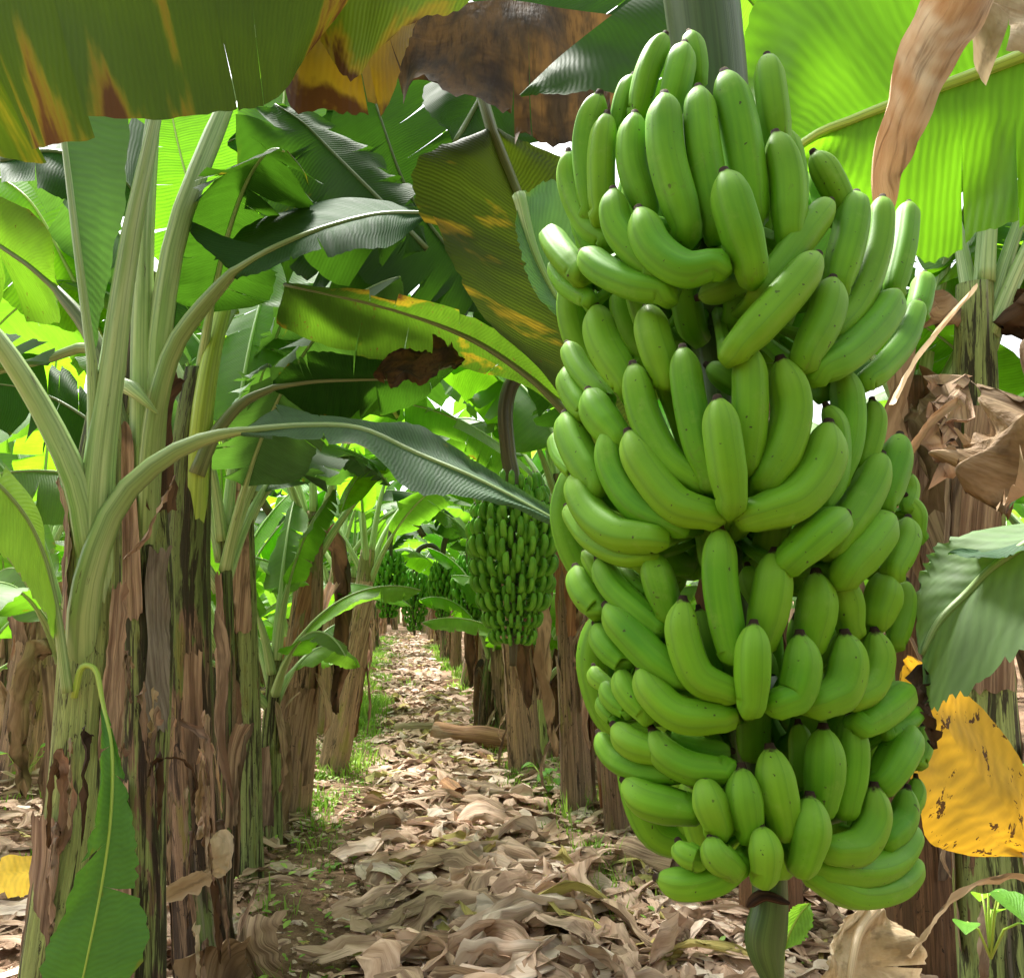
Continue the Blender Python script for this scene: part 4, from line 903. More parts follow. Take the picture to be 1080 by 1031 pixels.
lone([(520, 140, 1.9), (560, 240, 1.9), (590, 330, 1.9), (625, 430, 1.9), (660, 520, 1.95)],
     [(512, 135, 1.9), (440, 160, 1.75), (452, 250, 1.72), (500, 330, 1.72), (560, 385, 1.75), (655, 520, 1.95)], [(525, 130, 1.9), (640, 190, 2.0), (690, 300, 2.0), (680, 420, 2.0), (664, 520, 1.95)], 'leaf_olive2', 'rib_d', 'broad dull olive leaf with yellow streaks hanging left of the bunch', 36, tears=4, gap=.05, flop=.05, nv=9, n=60, petiole=Q([(440, -160, 2.1), (480, 0, 2.0)]), rr=(.016, .006))
lone([(548, 205, 1.25), (566, 270, 1.25), (600, 335, 1.27), (650, 400, 1.3)], [(552, 200, 1.25), (590, 190, 1.3), (640, 250, 1.35), (652, 398, 1.3)], [(546, 210, 1.25), (548, 270, 1.22), (580, 330, 1.24), (648, 402, 1.3)], 'leaf_blue', 'rib', 'small grey green leaf curling behind the left edge of the bunch', 37, tears=0, amp=.01)
# arched leaf between the path and the bunch
lone([(595, 432, 2.3), (560, 398, 2.3), (500, 358, 2.3), (430, 330, 2.3), (360, 312, 2.3), (300, 300, 2.35)],
     [(596, 428, 2.3), (570, 372, 2.2), (500, 335, 2.15), (430, 318, 2.15), (360, 305, 2.2), (300, 297, 2.35)],
     [(592, 436, 2.3), (545, 400, 2.4), (480, 390, 2.5), (420, 382, 2.55), (350, 372, 2.55), (292, 340, 2.45)], 'leaf_holes', 'rib_d', 'arched green leaf with brown flecks reaching left from the bunch', 38, tears=3, gap=.05, flop=.06, petiole=Q([(660, 520, 2.4), (620, 470, 2.35)]), rr=(.016, .006), pr=(.022, .017))
lone([(490, 378, 2.25), (462, 382, 2.2), (430, 388, 2.2), (395, 396, 2.2)], [(490, 374, 2.25), (465, 366, 2.25), (435, 372, 2.25), (395, 390, 2.2)], [(490, 384, 2.25), (460, 396, 2.15), (425, 402, 2.15), (395, 400, 2.2)], 'dry_dark_leaf', None, 'blackened dry curl of leaf resting under the arched leaf', 39, tears=3, amp=.04, flop=.4)
for i, (m_, a_, b_, mt, rb, lab) in enumerate((
  ([(250, 330, 3.4), (215, 240, 3.5), (190, 160, 3.6), (170, 60, 3.8)], [(250, 330, 3.4), (290, 230, 3.4), (280, 130, 3.4), (174, 60, 3.8)], [(248, 332, 3.4), (150, 260, 3.6), (110, 150, 3.7), (166, 60, 3.8)], 'leaf_bright', 'rib_y', 'bright green leaf blade standing behind the forked leaf stalks of the tall left plants'),
  ([(110, 360, 3.2), (70, 280, 3.2), (30, 210, 3.2), (-30, 170, 3.2)], [(112, 356, 3.2), (130, 250, 3.4), (90, 170, 3.5), (-28, 165, 3.2)], [(108, 364, 3.2), (20, 330, 3.0), (-30, 260, 3.0), (-36, 175, 3.2)], 'leaf_bright', 'rib_y', 'light green leaf seen between the pale stalk and the left edge'),
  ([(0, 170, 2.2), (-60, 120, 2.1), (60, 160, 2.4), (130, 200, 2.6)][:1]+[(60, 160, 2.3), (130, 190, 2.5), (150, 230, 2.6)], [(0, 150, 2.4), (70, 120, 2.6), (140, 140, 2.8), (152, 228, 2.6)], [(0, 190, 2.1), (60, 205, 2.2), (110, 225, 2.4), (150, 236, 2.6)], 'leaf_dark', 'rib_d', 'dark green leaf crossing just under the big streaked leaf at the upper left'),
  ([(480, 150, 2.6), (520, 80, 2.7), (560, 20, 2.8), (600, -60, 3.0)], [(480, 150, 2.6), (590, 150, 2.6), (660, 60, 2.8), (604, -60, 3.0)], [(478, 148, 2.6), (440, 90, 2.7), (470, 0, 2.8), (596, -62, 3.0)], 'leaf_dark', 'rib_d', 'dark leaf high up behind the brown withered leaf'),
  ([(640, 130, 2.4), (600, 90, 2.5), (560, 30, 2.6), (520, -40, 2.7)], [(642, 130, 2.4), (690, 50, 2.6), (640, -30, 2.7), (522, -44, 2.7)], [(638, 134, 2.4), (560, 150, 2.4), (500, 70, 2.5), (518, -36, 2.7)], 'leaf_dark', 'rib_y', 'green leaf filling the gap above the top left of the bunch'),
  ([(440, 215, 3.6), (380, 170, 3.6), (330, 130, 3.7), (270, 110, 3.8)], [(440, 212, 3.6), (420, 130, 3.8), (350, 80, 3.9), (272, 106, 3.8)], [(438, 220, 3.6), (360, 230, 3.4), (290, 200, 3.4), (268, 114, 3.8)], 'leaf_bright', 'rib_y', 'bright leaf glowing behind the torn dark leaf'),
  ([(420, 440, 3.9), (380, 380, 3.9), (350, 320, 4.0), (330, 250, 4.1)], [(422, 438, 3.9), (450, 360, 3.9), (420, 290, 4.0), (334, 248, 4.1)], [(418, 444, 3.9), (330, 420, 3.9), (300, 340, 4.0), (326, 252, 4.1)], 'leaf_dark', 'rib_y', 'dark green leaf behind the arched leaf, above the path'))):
    lone(m_, a_, b_, mt, rb, lab, 70+i, tears=4+i % 3, gap=.06, flop=.08)
# torn dark leaf up in the canopy
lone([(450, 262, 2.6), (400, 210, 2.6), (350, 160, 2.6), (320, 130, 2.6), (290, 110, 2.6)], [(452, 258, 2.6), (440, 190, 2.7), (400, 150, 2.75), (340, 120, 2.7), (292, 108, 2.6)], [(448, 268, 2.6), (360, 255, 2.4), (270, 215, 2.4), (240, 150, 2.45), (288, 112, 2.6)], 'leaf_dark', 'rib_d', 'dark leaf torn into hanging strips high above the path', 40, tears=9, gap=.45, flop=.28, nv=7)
lone([(540, 330, 3.0), (480, 270, 3.0), (430, 200, 3.0), (400, 120, 3.0), (380, 60, 3.1)], [(540, 330, 3), (560, 220, 3.1), (520, 140, 3.2), (450, 80, 3.2), (382, 58, 3.1)], [(538, 334, 3), (430, 330, 2.8), (350, 270, 2.8), (340, 150, 2.9), (378, 60, 3.1)], 'leaf_dark', 'rib_d', 'dark leaf crossing behind the arched leaf high above the path', 41, tears=6, gap=.15)
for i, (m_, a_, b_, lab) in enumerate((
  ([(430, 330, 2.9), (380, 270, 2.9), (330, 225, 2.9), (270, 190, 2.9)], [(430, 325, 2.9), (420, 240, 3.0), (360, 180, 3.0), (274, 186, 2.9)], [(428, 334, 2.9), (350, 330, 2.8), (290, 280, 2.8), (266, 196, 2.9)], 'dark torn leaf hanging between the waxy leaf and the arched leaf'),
  ([(620, 330, 3.3), (560, 300, 3.3), (480, 260, 3.3), (420, 240, 3.3)], [(620, 326, 3.3), (560, 230, 3.4), (480, 200, 3.4), (424, 236, 3.3)], [(618, 334, 3.3), (540, 370, 3.2), (460, 340, 3.2), (418, 246, 3.3)], 'very dark leaf behind the dull olive leaf'),
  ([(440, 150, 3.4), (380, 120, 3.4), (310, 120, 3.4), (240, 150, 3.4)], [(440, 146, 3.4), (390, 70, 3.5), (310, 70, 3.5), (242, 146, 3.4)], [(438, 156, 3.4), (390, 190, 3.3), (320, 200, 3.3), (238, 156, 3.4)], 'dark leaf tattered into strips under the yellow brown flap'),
  ([(130, 480, 3.6), (90, 440, 3.6), (30, 410, 3.6), (-60, 400, 3.6)], [(132, 478, 3.6), (90, 400, 3.7), (30, 365, 3.7), (-58, 398, 3.6)], [(128, 484, 3.6), (70, 480, 3.5), (10, 470, 3.5), (-62, 404, 3.6)], 'dark leaf at the left edge between the two slanting leaf stalks'),
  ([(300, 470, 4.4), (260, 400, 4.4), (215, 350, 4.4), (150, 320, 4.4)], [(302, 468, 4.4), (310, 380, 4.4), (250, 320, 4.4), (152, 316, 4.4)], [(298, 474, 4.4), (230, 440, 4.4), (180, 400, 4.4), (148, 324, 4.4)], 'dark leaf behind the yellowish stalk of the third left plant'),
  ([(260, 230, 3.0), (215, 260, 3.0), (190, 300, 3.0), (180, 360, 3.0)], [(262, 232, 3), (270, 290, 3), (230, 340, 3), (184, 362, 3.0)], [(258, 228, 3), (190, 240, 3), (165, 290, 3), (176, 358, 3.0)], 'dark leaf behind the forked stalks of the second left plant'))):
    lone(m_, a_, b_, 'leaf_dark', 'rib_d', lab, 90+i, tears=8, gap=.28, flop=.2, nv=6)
# large folded dry leaves near the viewer on the path
def ground_leaf(px, Y, L, w_, az, seed, label, mat='lit_a'):
    c = GP(px, Y); d = Vector((cos(az), sin(az), 0)); rg = random.Random(seed)
    pts = [c+d*(L*(t-.5))+Vector((rg.uniform(-.04, .04), rg.uniform(-.04, .04), .05+rg.uniform(0, .05))) for t in (0, .25, .5, .75, 1)]
    mb = strip_mb(pts, w_, seed, curl=1.0, crumple=.035, n=34, nu=12, side=Vector((0, 0, 1)).cross(d)+Vector((0, 0, .3)))
    mb.v = [(x, y, max(z, gz(x, y)+.006)) for x, y, z in mb.v]
    e = bpy.data.objects.new('tmp', None); e.location = c; o = mb.build('dry_leaf', M[mat], e); o.parent = None; o.location = c; bpy.data.objects.remove(e)
    tag(o, label, 'dry leaf', 'large dry leaves lying on the path')
ground_leaf(640, 2.95, .62, .10, 1.9, 1, 'broad folded brown dry leaf on the path at the bottom, left of the bunch stalk')
ground_leaf(560, 3.05, .6, .07, .4, 2, 'long tan dry leaf across the bottom centre of the path', 'lit_b')
ground_leaf(470, 3.1, .7, .08, 2.7, 3, 'curled dry leaf on the left half of the path near the bottom edge')
ground_leaf(590, 3.6, .6, .07, 2.2, 4, 'tan dry leaf lying slantwise on the path before the cut stem', 'lit_b')
ground_leaf(720, 3.2, .6, .09, 1.0, 5, 'crumpled brown dry leaf directly under the lowest bananas')
ground_leaf(490, 3.9, .5, .06, .9, 6, 'narrow curled dry leaf in the middle of the path', 'lit_b')
# bright backlit leaf top right
lone([(780, 210, 1.5), (850, 148, 1.5), (900, 126, 1.5), (960, 103, 1.48), (1030, 78, 1.46), (1100, 50, 1.42), (1260, -20, 1.35)],
     [(775, 205, 1.5), (770, 80, 1.6), (790, -20, 1.65), (860, -110, 1.68), (960, -160, 1.65), (1100, -180, 1.6), (1262, -22, 1.35)],
     [(785, 215, 1.5), (855, 185, 1.5), (905, 215, 1.45), (975, 282, 1.40), (1035, 262, 1.38), (1110, 225, 1.34), (1262, -10, 1.35)], 'leaf_bright', 'rib_y', 'huge bright yellow green backlit leaf filling the top right', 42, tears=2, gap=.03, flop=.03, n=70, nv=10, amp=.03, rr=(.006, .018), petiole=None)
# dried sheath folded across it
def lone_strip(name, pts, w_, seed, mat, label, cat, **k):
    mb = strip_mb(pts, w_, seed, **k); d = bpy.data.objects.new('tmp', None); d.location = pts[0]
    o = mb.build(name, M[mat], d); o.parent = None; o.location = pts[0]; bpy.data.objects.remove(d); return tag(o, label, cat)
lone_strip('dry_sheath', Q([(1060, -90, 1.2), (1010, 0, 1.18), (972, 60, 1.16), (946, 120, 1.15), (928, 180, 1.15), (934, 232, 1.17)]), .050, 60, 'sheath_tan', 'long tan dried sheath hanging in front of the bright leaf at top right', 'dry sheath', curl=1.0, side=Vector((.2, -1, .1)), nu=10, n=40, crumple=.006)
lone([(1000, -20, 1.3), (1040, 0, 1.25), (1120, 20, 1.2)], [(1000, -20, 1.3), (1010, 20, 1.2), (1060, 45, 1.15), (1125, 70, 1.15)], [(1000, -30, 1.3), (1060, -60, 1.3), (1130, -40, 1.3)], 'dry_tan', None, 'crumpled tan dry leaf in the top right corner', 43, tears=2, amp=.05, flop=.2)
# grey green leaf to the right of the bunch
lone([(972, 690, .92), (990, 655, .92), (1020, 625, .92), (1055, 592, .90), (1120, 555, .86), (1200, 540, .82)],
     [(968, 688, .92), (962, 640, .95), (975, 590, .97), (1000, 566, .97), (1080, 550, .94), (1198, 538, .82)],
     [(972, 700, .92), (978, 752, .90), (1010, 740, .86), (1060, 705, .84), (1120, 660, .80), (1202, 546, .82)], 'leaf_grey', 'rib', 'broad grey green leaf touching the right side of the bunch', 44, tears=0, amp=.012, rr=(.003, .007), n=60, nv=9)
lone([(1000, 584, .93), (1050, 580, .9), (1110, 560, .88), (1190, 545, .84)], [(1000, 583, .93), (1050, 572, .93), (1110, 545, .9), (1190, 540, .84)], [(1000, 586, .93), (1050, 588, .87), (1110, 576, .84), (1190, 550, .82)], 'leaf_blue', None, 'pale folded rim of leaf lying on top of the grey green leaf at the right', 45, tears=0, amp=.006)
lone([(955, 700, 1.25), (985, 745, 1.25), (1020, 800, 1.25), (1060, 850, 1.25), (1085, 900, 1.27)],
     [(955, 690, 1.25), (1000, 715, 1.3), (1040, 740, 1.32), (1078, 810, 1.3), (1090, 895, 1.27)],
     [(950, 710, 1.25), (955, 790, 1.2), (975, 870, 1.18), (1010, 900, 1.2), (1080, 905, 1.27)], 'leaf_yellow_streak', None, 'yellow dying leaf with black streaks below the grey green leaf on the right', 46, tears=0, amp=.02, n=50, nv=10, curl=-.08, ragged=.002)
lone([(1015, 470, 1.25), (1050, 460, 1.2), (1090, 430, 1.15), (1150, 400, 1.1)], [(1010, 462, 1.3), (1040, 430, 1.3), (1080, 400, 1.25), (1150, 360, 1.2)], [(1020, 480, 1.25), (1035, 525, 1.2), (1060, 565, 1.15), (1150, 540, 1.0)], 'dry', None, 'large crumpled brown dry leaf at the right edge, above the grey green leaf', 47, tears=3, amp=.10, flop=.25, gap=.15, n=60, nv=12, ragged=.04)
# dried leaf below the bunch, to the right
lone([(925, 955, 1.5), (905, 985, 1.45), (895, 1040, 1.4), (890, 1100, 1.4)], [(930, 955, 1.5), (960, 980, 1.5), (975, 1040, 1.5), (960, 1100, 1.5)], [(915, 955, 1.5), (880, 975, 1.45), (862, 1020, 1.4), (850, 1100, 1.4)], 'dry_tan', 'dryrib', 'folded tan and yellow dry leaf standing below the right side of the bunch', 48, tears=1, amp=.04, n=50, nv=8)
lone([(826, 1002, 1.5), (832, 985, 1.5), (842, 966, 1.5), (853, 952, 1.5)], [(824, 1000, 1.5), (822, 975, 1.5), (835, 955, 1.5), (854, 951, 1.5)], [(828, 1001, 1.5), (850, 992, 1.48), (860, 970, 1.48), (855, 952, 1.5)], 'leaf_young', 'rib_y', 'small fresh green young leaf beneath the bunch beside its stalk', 49, tears=0, amp=.004, petiole=Q([(830, 1100, 1.52), (825, 1040, 1.5)]), rr=(.003, .001), pr=(.004, .003))
# yellow leaf on the ground at the lower left
lone([(-60, 935, 2.55), (-10, 925, 2.6), (40, 918, 2.6)], [(-60, 920, 2.7), (0, 908, 2.8), (42, 905, 2.75)], [(-60, 960, 2.4), (0, 950, 2.45), (38, 940, 2.5)], 'leaf_yellow', None, 'bright yellow dead leaf lying on the ground at the lower left edge', 50, tears=1, amp=.02)
# crossing dry stalks right of the bunch
lone_strip('dry_leaf_stalk', Q([(1030, 305, 1.7), (1000, 340, 1.6), (965, 385, 1.5), (945, 425, 1.45)]), .014, 61, 'dry_tan', 'pale dry leaf stalk slanting down to the right side of the bunch', 'dry stalk', curl=1.2, crumple=.003, taper=False)
lone_strip('dry_leaf_stalk', Q([(1015, 420, 1.7), (985, 440, 1.65), (965, 465, 1.6), (950, 490, 1.6)]), .012, 62, 'sheath_tan', 'shorter brown dry leaf stalk beneath the pale slanting one', 'dry stalk', curl=1.2, crumple=.003, taper=False)
lone_strip('dry_leaf_strip', Q([(990, 395, 1.75), (1005, 430, 1.7), (985, 460, 1.7), (1005, 500, 1.7)]), .04, 63, 'sheath', 'ragged brown dry leaf scrap hanging right of the bunch', 'dry leaf', curl=1.1, crumple=.05)
lone_strip('vine', Q([(960, 1010, 1.4), (985, 975, 1.4), (1010, 945, 1.4), (1060, 925, 1.45), (1100, 930, 1.5)]), .008, 64, 'dry_tan', 'thin pale dry tendril curving across the lower right corner', 'dry tendril', curl=.6, crumple=.008, taper=False)
lone_strip('dry_leaf_tip', Q([(975, 700, .93), (968, 735, .91), (978, 760, .9), (985, 790, .9)]), .012, 65, 'dry_dark', 'shrivelled brown leaf edge at the corner of the grey green leaf', 'dry leaf', curl=1.4, crumple=.012)

# ---- further plants
LG, RG = 'banana plants in the row left of the path', 'banana plants in the row right of the path'
plant(GP(262, 4.05), P(258, 500, 4.05), .055, 101, 'young leafy banana plant with narrow upright bright leaves, fourth in the left row', LG, 'stem_g', leaves=8, leafL=1.0, W=.13, elev=(66, 86), mats=('leaf_young', 'leaf', 'leaf_blue'), sheaths=2, dead=0, flaps=1, petl=(.2, .4))
plant(GP(300, 5.25), P(333, 540, 5.3), .10, 102, 'banana plant with thick tan stem leaning right, halfway along the visible left row', LG, 'stem_b', leaves=7, dead=1, W=.2, mid=[P(318, 690, 5.27)], azs=(1.6, 3.6, 5.0))
plant(GP(350, 6.5), P(388, 580, 6.7), .085, 103, 'banana plant with dark brown stem leaning over grass, just beyond the thick tan one', LG, 'stem_b', leaves=6, dead=0, W=.2, flaps=5)
plant(GP(556, 6.3), P(528, 560, 6.3), .09, 104, 'banana plant with dark leaning stem directly behind the second bunch', RG, 'stem_b', leaves=6, dead=1, W=.2, flaps=6)
plant(GP(655, 4.75), P(612, 520, 4.6), .055, 105, 'slender dark banana plant leaning left, close behind the left side of the big bunch', RG, 'stem_b', leaves=6, dead=1, flaps=4, mats=('leaf_dark', 'leaf', 'leaf'))
plant(GP(610, 5.3), P(590, 500, 5.4), .075, 106, 'thin brown banana plant between the second bunch and the big bunch', RG, 'stem_b', leaves=7)
plant(GP(975, 3.1), P(962, 400, 3.2), .095, 107, 'banana plant with smooth reddish brown stem below the right side of the big bunch', RG, 'stem_r', leaves=8, sheaths=4, flaps=2, azs=(.5, 1.2, 2.0, 5.5, 0.1), mats=('leaf_bright', 'leaf'))
plant(GP(1062, 2.7), P(1028, 300, 2.6), .085, 108, 'banana plant with green and brown stem at the right edge under the bright leaf', RG, 'stem_g', leaves=7, sheaths=7, flaps=6, dead=4, azs=(.6, 1.3, 2.0, 1.6, .2, 1, 2.4), mats=('leaf_bright', 'leaf'))
plant(GP(815, 3.6), P(800, 420, 3.8), .095, 109, 'banana plant with pale split stem hidden behind the bottom of the big bunch', RG, 'stem_r', leaves=7, sheaths=5, flaps=5, mats=('leaf_dark', 'leaf'))
plant(GP(18, 6.2), P(40, 580, 6.3), .11, 110, 'brown banana plant in the second row, at the left edge behind the pale green one', 'banana plants in rows further left', 'stem_b', leaves=8)
plant(GP(232, 3.5), P(238, 560, 3.6), .032, 111, 'thin dark stemmed banana plant tucked right behind the third stem', LG, 'stem_m', leaves=7, dead=0, flaps=1, sheaths=3, mats=('leaf', 'leaf_blue'), leafL=1.3)
SG = 'young banana suckers between the old stems'
rs = random.Random(9); sk = []
for i, (px, Yy, h, lab) in enumerate(((285, 4.6, .95, 'young banana shoot with bright upright leaves just left of the thick tan stem'), (232, 5.6, 1.1, 'leafy young banana shoot behind the third stem at the left'), (315, 7.2, .7, 'small banana shoot with arching leaves left of the leaning dark stem'),
        (510, 8.2, .8, 'narrow leaved banana shoot right of the path end, left of the second bunch'), (575, 6.8, .9, 'banana shoot with pale thin leaves below the second bunch'), (70, 4.6, 1.2, 'leafy banana shoot between the pale green stem and the left edge'), (1010, 4.2, 1.1, 'leafy green banana shoot behind the right side of the big bunch'), (640, 6.6, .9, 'banana shoot half hidden by the left side of the big bunch'))):
    b = GP(px, Yy); sk.append(plant(b, b+Vector((rs.uniform(-.08, .08), rs.uniform(-.05, .05), h)), .045, 400+i, lab, SG, ['stem_g', 'stem_m'][i % 2], leaves=8, leafL=[.75, 1.2, .7, .9, .9, 1.2, 1.2, .9][i], W=[.11, .17, .10, .12, .12, .17, .17, .12][i], elev=(50, 86), mats=('leaf_young', 'leaf_young', 'leaf_bright', 'leaf'), sheaths=2, dead=1, flaps=1, petl=(.2, .45), tears=(1, 5)))
protos = []
names = ['tall', 'leaning', 'leafy', 'ragged', 'spreading', 'slim']
for i in range(6):
    stg = ['stem_b', 'stem_m', 'stem_b', 'stem_b', 'stem_m', 'stem_b'][i]
    yy = [8.2, 8.0, 9.5, 9.2, 10.8, 10.6][i]; c = [-.72, 1.06][i % 2]
    base = Vector((ROWK*yy+c, yy, 0)); rnd = random.Random(i)
    top = base+Vector((rnd.uniform(-.2, .2), rnd.uniform(-.2, .2), [1.75, 1.6, 1.5, 1.85, 1.6, 1.7][i]))
    protos.append((plant(base, top, [.092, .088, .085, .095, .09, .08][i], 200+i, '%s banana plant in the %s row, %s beyond the nearest leaning stems' % (names[i], ['left', 'right'][i % 2], ['first', 'first', 'second', 'second', 'third', 'third'][i]), [LG, RG][i % 2], stg, leaves=7, W=.21, leafL=1.5, sheaths=4, flaps=4, dead=int(i > 2), mats=('leaf', 'leaf_bright', 'leaf_dark', 'leaf'), tears=(5, 16)), stg))
rnd = random.Random(42); cnt = 0
rows = {-.72: (12.3, 44), 1.06: (12.0, 44), -2.65: (3.9, 40), 2.9: (3.6, 36), -4.6: (5.6, 38), 4.85: (6.2, 34), -6.6: (8.4, 36), 6.8: (9, 30), -8.6: (11, 34), 8.9: (12, 30), -10.7: (14, 34), 11: (15, 30), -12.8: (17, 34), -15: (20, 34), 13.2: (18, 30)}
for c, (y0, y1) in rows.items():
    y = y0; k = 0
    while y < y1:
        pr, stg = protos[rnd.randrange(6)]
        if not (c == -2.65 and abs(y-6.2) < .6):
            o = copy_tree(pr); o.location = (ROWK*y+c+rnd.uniform(-.18, .18), y, 0)
            o.rotation_euler = (0, 0, rnd.uniform(0, 2*pi)); s = rnd.uniform(.88, 1.15); o.scale = (s, s, s)
            side = 'left' if c < 0 else 'right'
            if abs(c) < 1.1:
                o['group'] = LG if c < 0 else RG
                nth = ['first', 'second', 'third', 'fourth', 'fifth', 'sixth', 'seventh', 'eighth']
                o['label'] = '%s far banana plant before the vanishing end of the row %s of the path' % (nth[k], side) if k < 8 else 'tiny far banana plant at the vanishing end of the row %s of the path' % side
            else:
                o['group'] = 'banana plants in rows further %s' % side
                rn = {-2.65: 'second', -4.6: 'third', 2.9: 'second', 4.85: 'third', -6.6: 'fourth', 6.8: 'fourth'}.get(c)
                nth = ['nearest', 'second', 'third', 'fourth', 'fifth', 'sixth', 'seventh', 'eighth', 'ninth', 'tenth']
                if rn and k < 10: o['label'] = 'brown banana plant, %s from the camera in the %s row %s of the path' % (nth[k], rn, side)
                else: o['label'] = 'far off banana plant deep in the outer rows %s of the path' % side
        y += rnd.uniform(1.5, 2.1) if abs(c) < 2 else rnd.uniform(1.8, 2.8); k += 1
for c in (-.72, 1.06, -2.65, 2.9, -4.6, 4.85):  # unseen plants added to cut the sky light falling on the bunch from the front
    for y in (-1.3, -2.6, -3.9, -5.2, -6.5):
        if y > -2 and abs(c) < 1.2: y = -1.9
        o = copy_tree(protos[rnd.randrange(6)][0]); o.location = (ROWK*y+c+rnd.uniform(-.15, .15), y, 0); o.rotation_euler = (0, 0, rnd.uniform(0, 2*pi))
        o['group'] = 'unseen banana plants added behind the camera'; o['label'] = 'unseen banana plant added behind the viewpoint to screen off frontal sky light'
for i, (cx_, yy) in enumerate(((-.1, 33), (.3, 36), (.0, 40), (.5, 31))):      # the aisle closes in the far distance
    o = copy_tree(sk[(1, 5, 6, 1)[i]]); o.location = (ROWK*yy+cx_, yy, 0); o.scale = (1.6, 1.6, 1.6); o.rotation_euler = (0, 0, i*1.3)
    o['label'] = 'tiny leafy shoot closing the far end of the path'; o['group'] = 'shoots at the far end of the path'
ordw = ['first', 'second', 'third', 'fourth', 'fifth', 'sixth', 'seventh', 'eighth', 'ninth', 'tenth', 'eleventh', 'twelfth']
for i in range(60):
    side = rnd.choice((-1, 1)); c = rnd.choice((1.6, 1.9, 2.4, 3.4, 4.4, 5.5)); c = -c+.1 if side < 0 else c+.15; y = rnd.uniform(5.5, 18)
    if abs(c) < 1.5: y = 7+rnd.random()*12
    o = copy_tree(sk[rnd.randrange(5)]); o.location = (ROWK*y+c, y, 0); o.rotation_euler = (0, 0, rnd.uniform(0, 6.28)); s = rnd.uniform(.9, 1.5); o.scale = (s, s, s)
    o['label'] = 'distant leafy banana shoot among the old stems %s of the path' % ('left' if side < 0 else 'right')
# ---- distant bunches
BG = 'banana bunches further down the rows'
for i, (px, py, Y, H, R, lab) in enumerate(((411, 590, 9.0, .55, .15, 'small distant dark green bunch hanging left of the end of the path'), (438, 610, 11, .6, .15, 'faint distant bunch partly behind a drooping leaf above the end of the path'),
        (467, 600, 10, .5, .13, 'small distant light green bunch just right of the path end'), (495, 595, 8.5, .55, .14, 'small distant bunch immediately left of the second largest bunch'),
        (232, 575, 6.5, .75, .17, 'distant bunch between the stems of the left row'), (968, 455, 4.2, .45, .13, 'dark small bunch peeking out right of the big bunch, upper one'),
        (962, 535, 5.2, .6, .14, 'small bunch peeking out right of the big bunch, lower one'), (285, 600, 8.5, .6, .14, 'distant bunch left of the thick tan stem'))):
    loc = P(px, py, Y)
    side_bunch(loc, H, R, 7, 12, lab, 300+i, BG, arch=[loc+Vector((.35, .1, .25)), loc+Vector((.22, .05, .42)), loc+Vector((.05, 0, .38)), loc+Vector((0, 0, .2))], parts=False, sc=.9)
# ---- cut pieces of stem lying in the litter
def log(px, Y, L, r, az, seed, label, mat='sheath', tilt=0.0):
    p = GP(px, Y)+Vector((0, 0, r*.75)); root_d = Vector((cos(az), sin(az), tilt)); mb = MB()
    m = 14; pts = [p+root_d*(L*(i/(m-1)-.5)) for i in range(m)]
    nz = lambda a, t: 1+.12*noise.noise(Vector((cos(a)*2, sin(a)*2, t*3+seed)))-.1*max(0, sin(a)) 
    tube(mb, pts, [r*(1+.1*sin(i*.7+seed)) for i in range(m)], seg=20, shape=nz, cap=False)
    tube(mb, pts[1:-1][::-1], [r*.72]*(m-2), seg=16, shape=nz, cap=True)
    d = bpy.data.objects.new('tmp', None); d.location = p; o = mb.build('cut_stem', M[mat], d); o.parent = None; o.location = p; bpy.data.objects.remove(d)
    tag(o, label, 'cut stem', 'cut pieces of banana stem on the ground')
log(688, 4.1, .34, .085, 2.3, 1, 'dark ended cut banana stem lying left below the big bunch', 'sheath')
log(500, 7.6, .8, .10, -.55, 2, 'longest cut stem piece lying across the path litter in front of the right row', 'sheath_red')
log(478, 5.7, .34, .07, 1.9, 3, 'short curled stem piece in the middle of the path pointing at the camera', 'sheath_red')
log(512, 5.6, .36, .07, 2.4, 4, 'short curled stem piece on the path, right of the other short one', 'sheath')
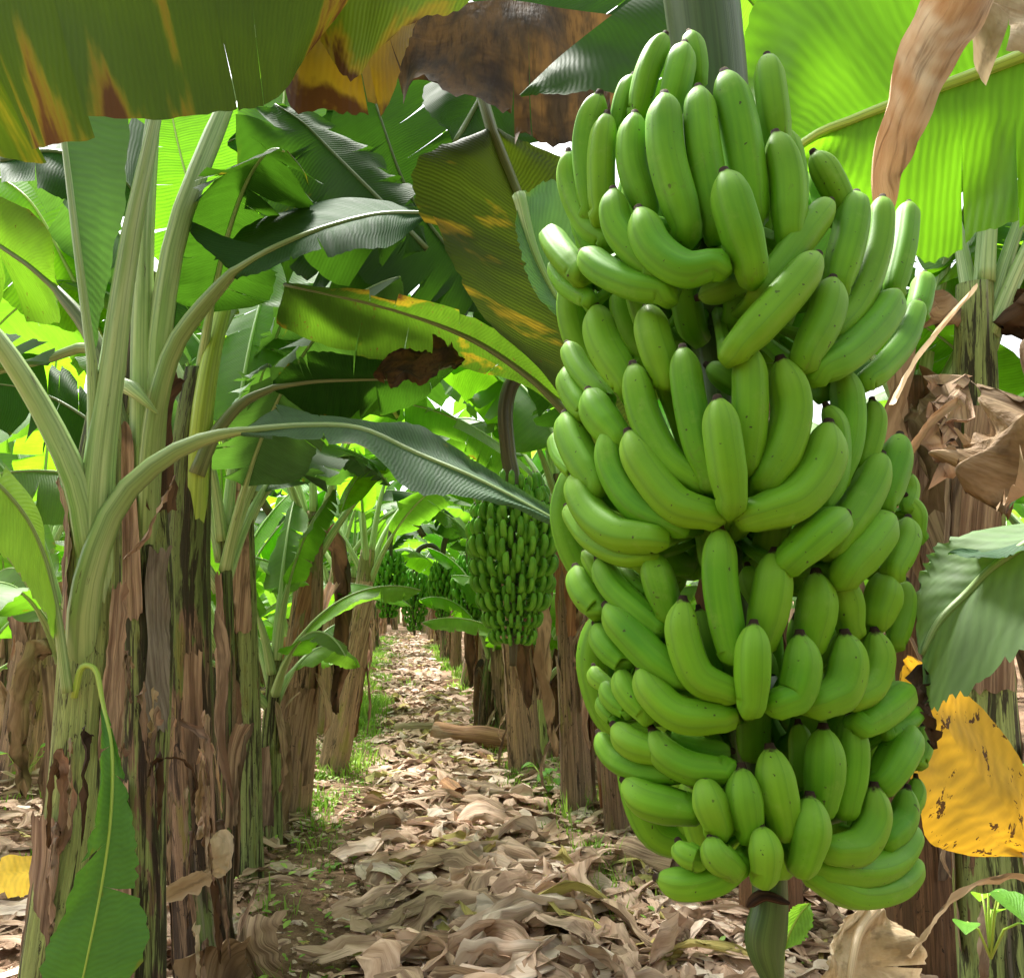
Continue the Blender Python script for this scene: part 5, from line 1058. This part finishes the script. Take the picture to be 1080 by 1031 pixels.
log(450, 8.2, .6, .07, .1, 5, 'pale stem piece lying straight across the path beyond the short ones', 'dry_tan')
build_litter(); build_grass()

# ---- broad leaved weeds at the lower right and elsewhere
def weed(base, h, nl, r, seed, label, mat='leaf_young', group='broad leaved weeds'):
    rnd = random.Random(seed); root = empty('weed', base, label, 'weed', group); sb = MB()
    for i in range(nl):
        a = rnd.uniform(0, 2*pi); e = base+Vector((cos(a)*h*.6*rnd.random(), sin(a)*h*.6*rnd.random(), h*rnd.uniform(.4, 1)))
        tube(sb, [base, base.lerp(e, .5)+Vector((0, 0, h*.12)), e], [.003, .0025, .002], seg=5)
        d = Vector((cos(a), sin(a)*.7-.4, rnd.uniform(-.3, .3))).normalized(); s = d.cross(Vector((0, 0, 1))).normalized(); L = r*rnd.uniform(.7, 1.3); lb = MB(); rr_ = []
        for i2 in range(7):
            t = i2/6; w_ = L*.62*sin(pi*(t**.7))+.001; c = e+d*L*1.5*t-Vector((0, 0, L*.4*t*t)); rr_.append([c-s*w_+Vector((0, 0, w_*.25)), c-s*w_*.5+Vector((0, 0, w_*.06)), c, c+s*w_*.5+Vector((0, 0, w_*.06)), c+s*w_+Vector((0, 0, w_*.25))])
        lb.grid(rr_, [[(i2*L/4, q) for q in (-1, -.5, 0, .5, 1)] for i2 in range(7)]); lb.build('leaf', M[mat], root)
    sb.build('stem', M['rib_y'], root); return root
weed(P(1045, 1010, 1.7), .16, 7, .038, 1, 'leafy green weed climbing in the lower right corner')
weed(P(1085, 905, 1.6), .14, 6, .035, 2, 'green weed leaves at the right edge beside the yellow leaf')
weed(P(1088, 840, 1.5), .06, 3, .03, 3, 'single light green weed sprig at the right edge over the yellow leaf')
weed(GP(735, 3.75), .12, 9, .045, 4, 'low green seedling cluster on the litter just below the bottom of the big bunch', 'leaf_mid')
weed(GP(25, 6.0), .25, 8, .07, 5, 'bright green weed at the foot of the stem near the left edge')
weed(GP(580, 5.6), .25, 12, .04, 6, 'green weed sprouting at the foot of the right row')
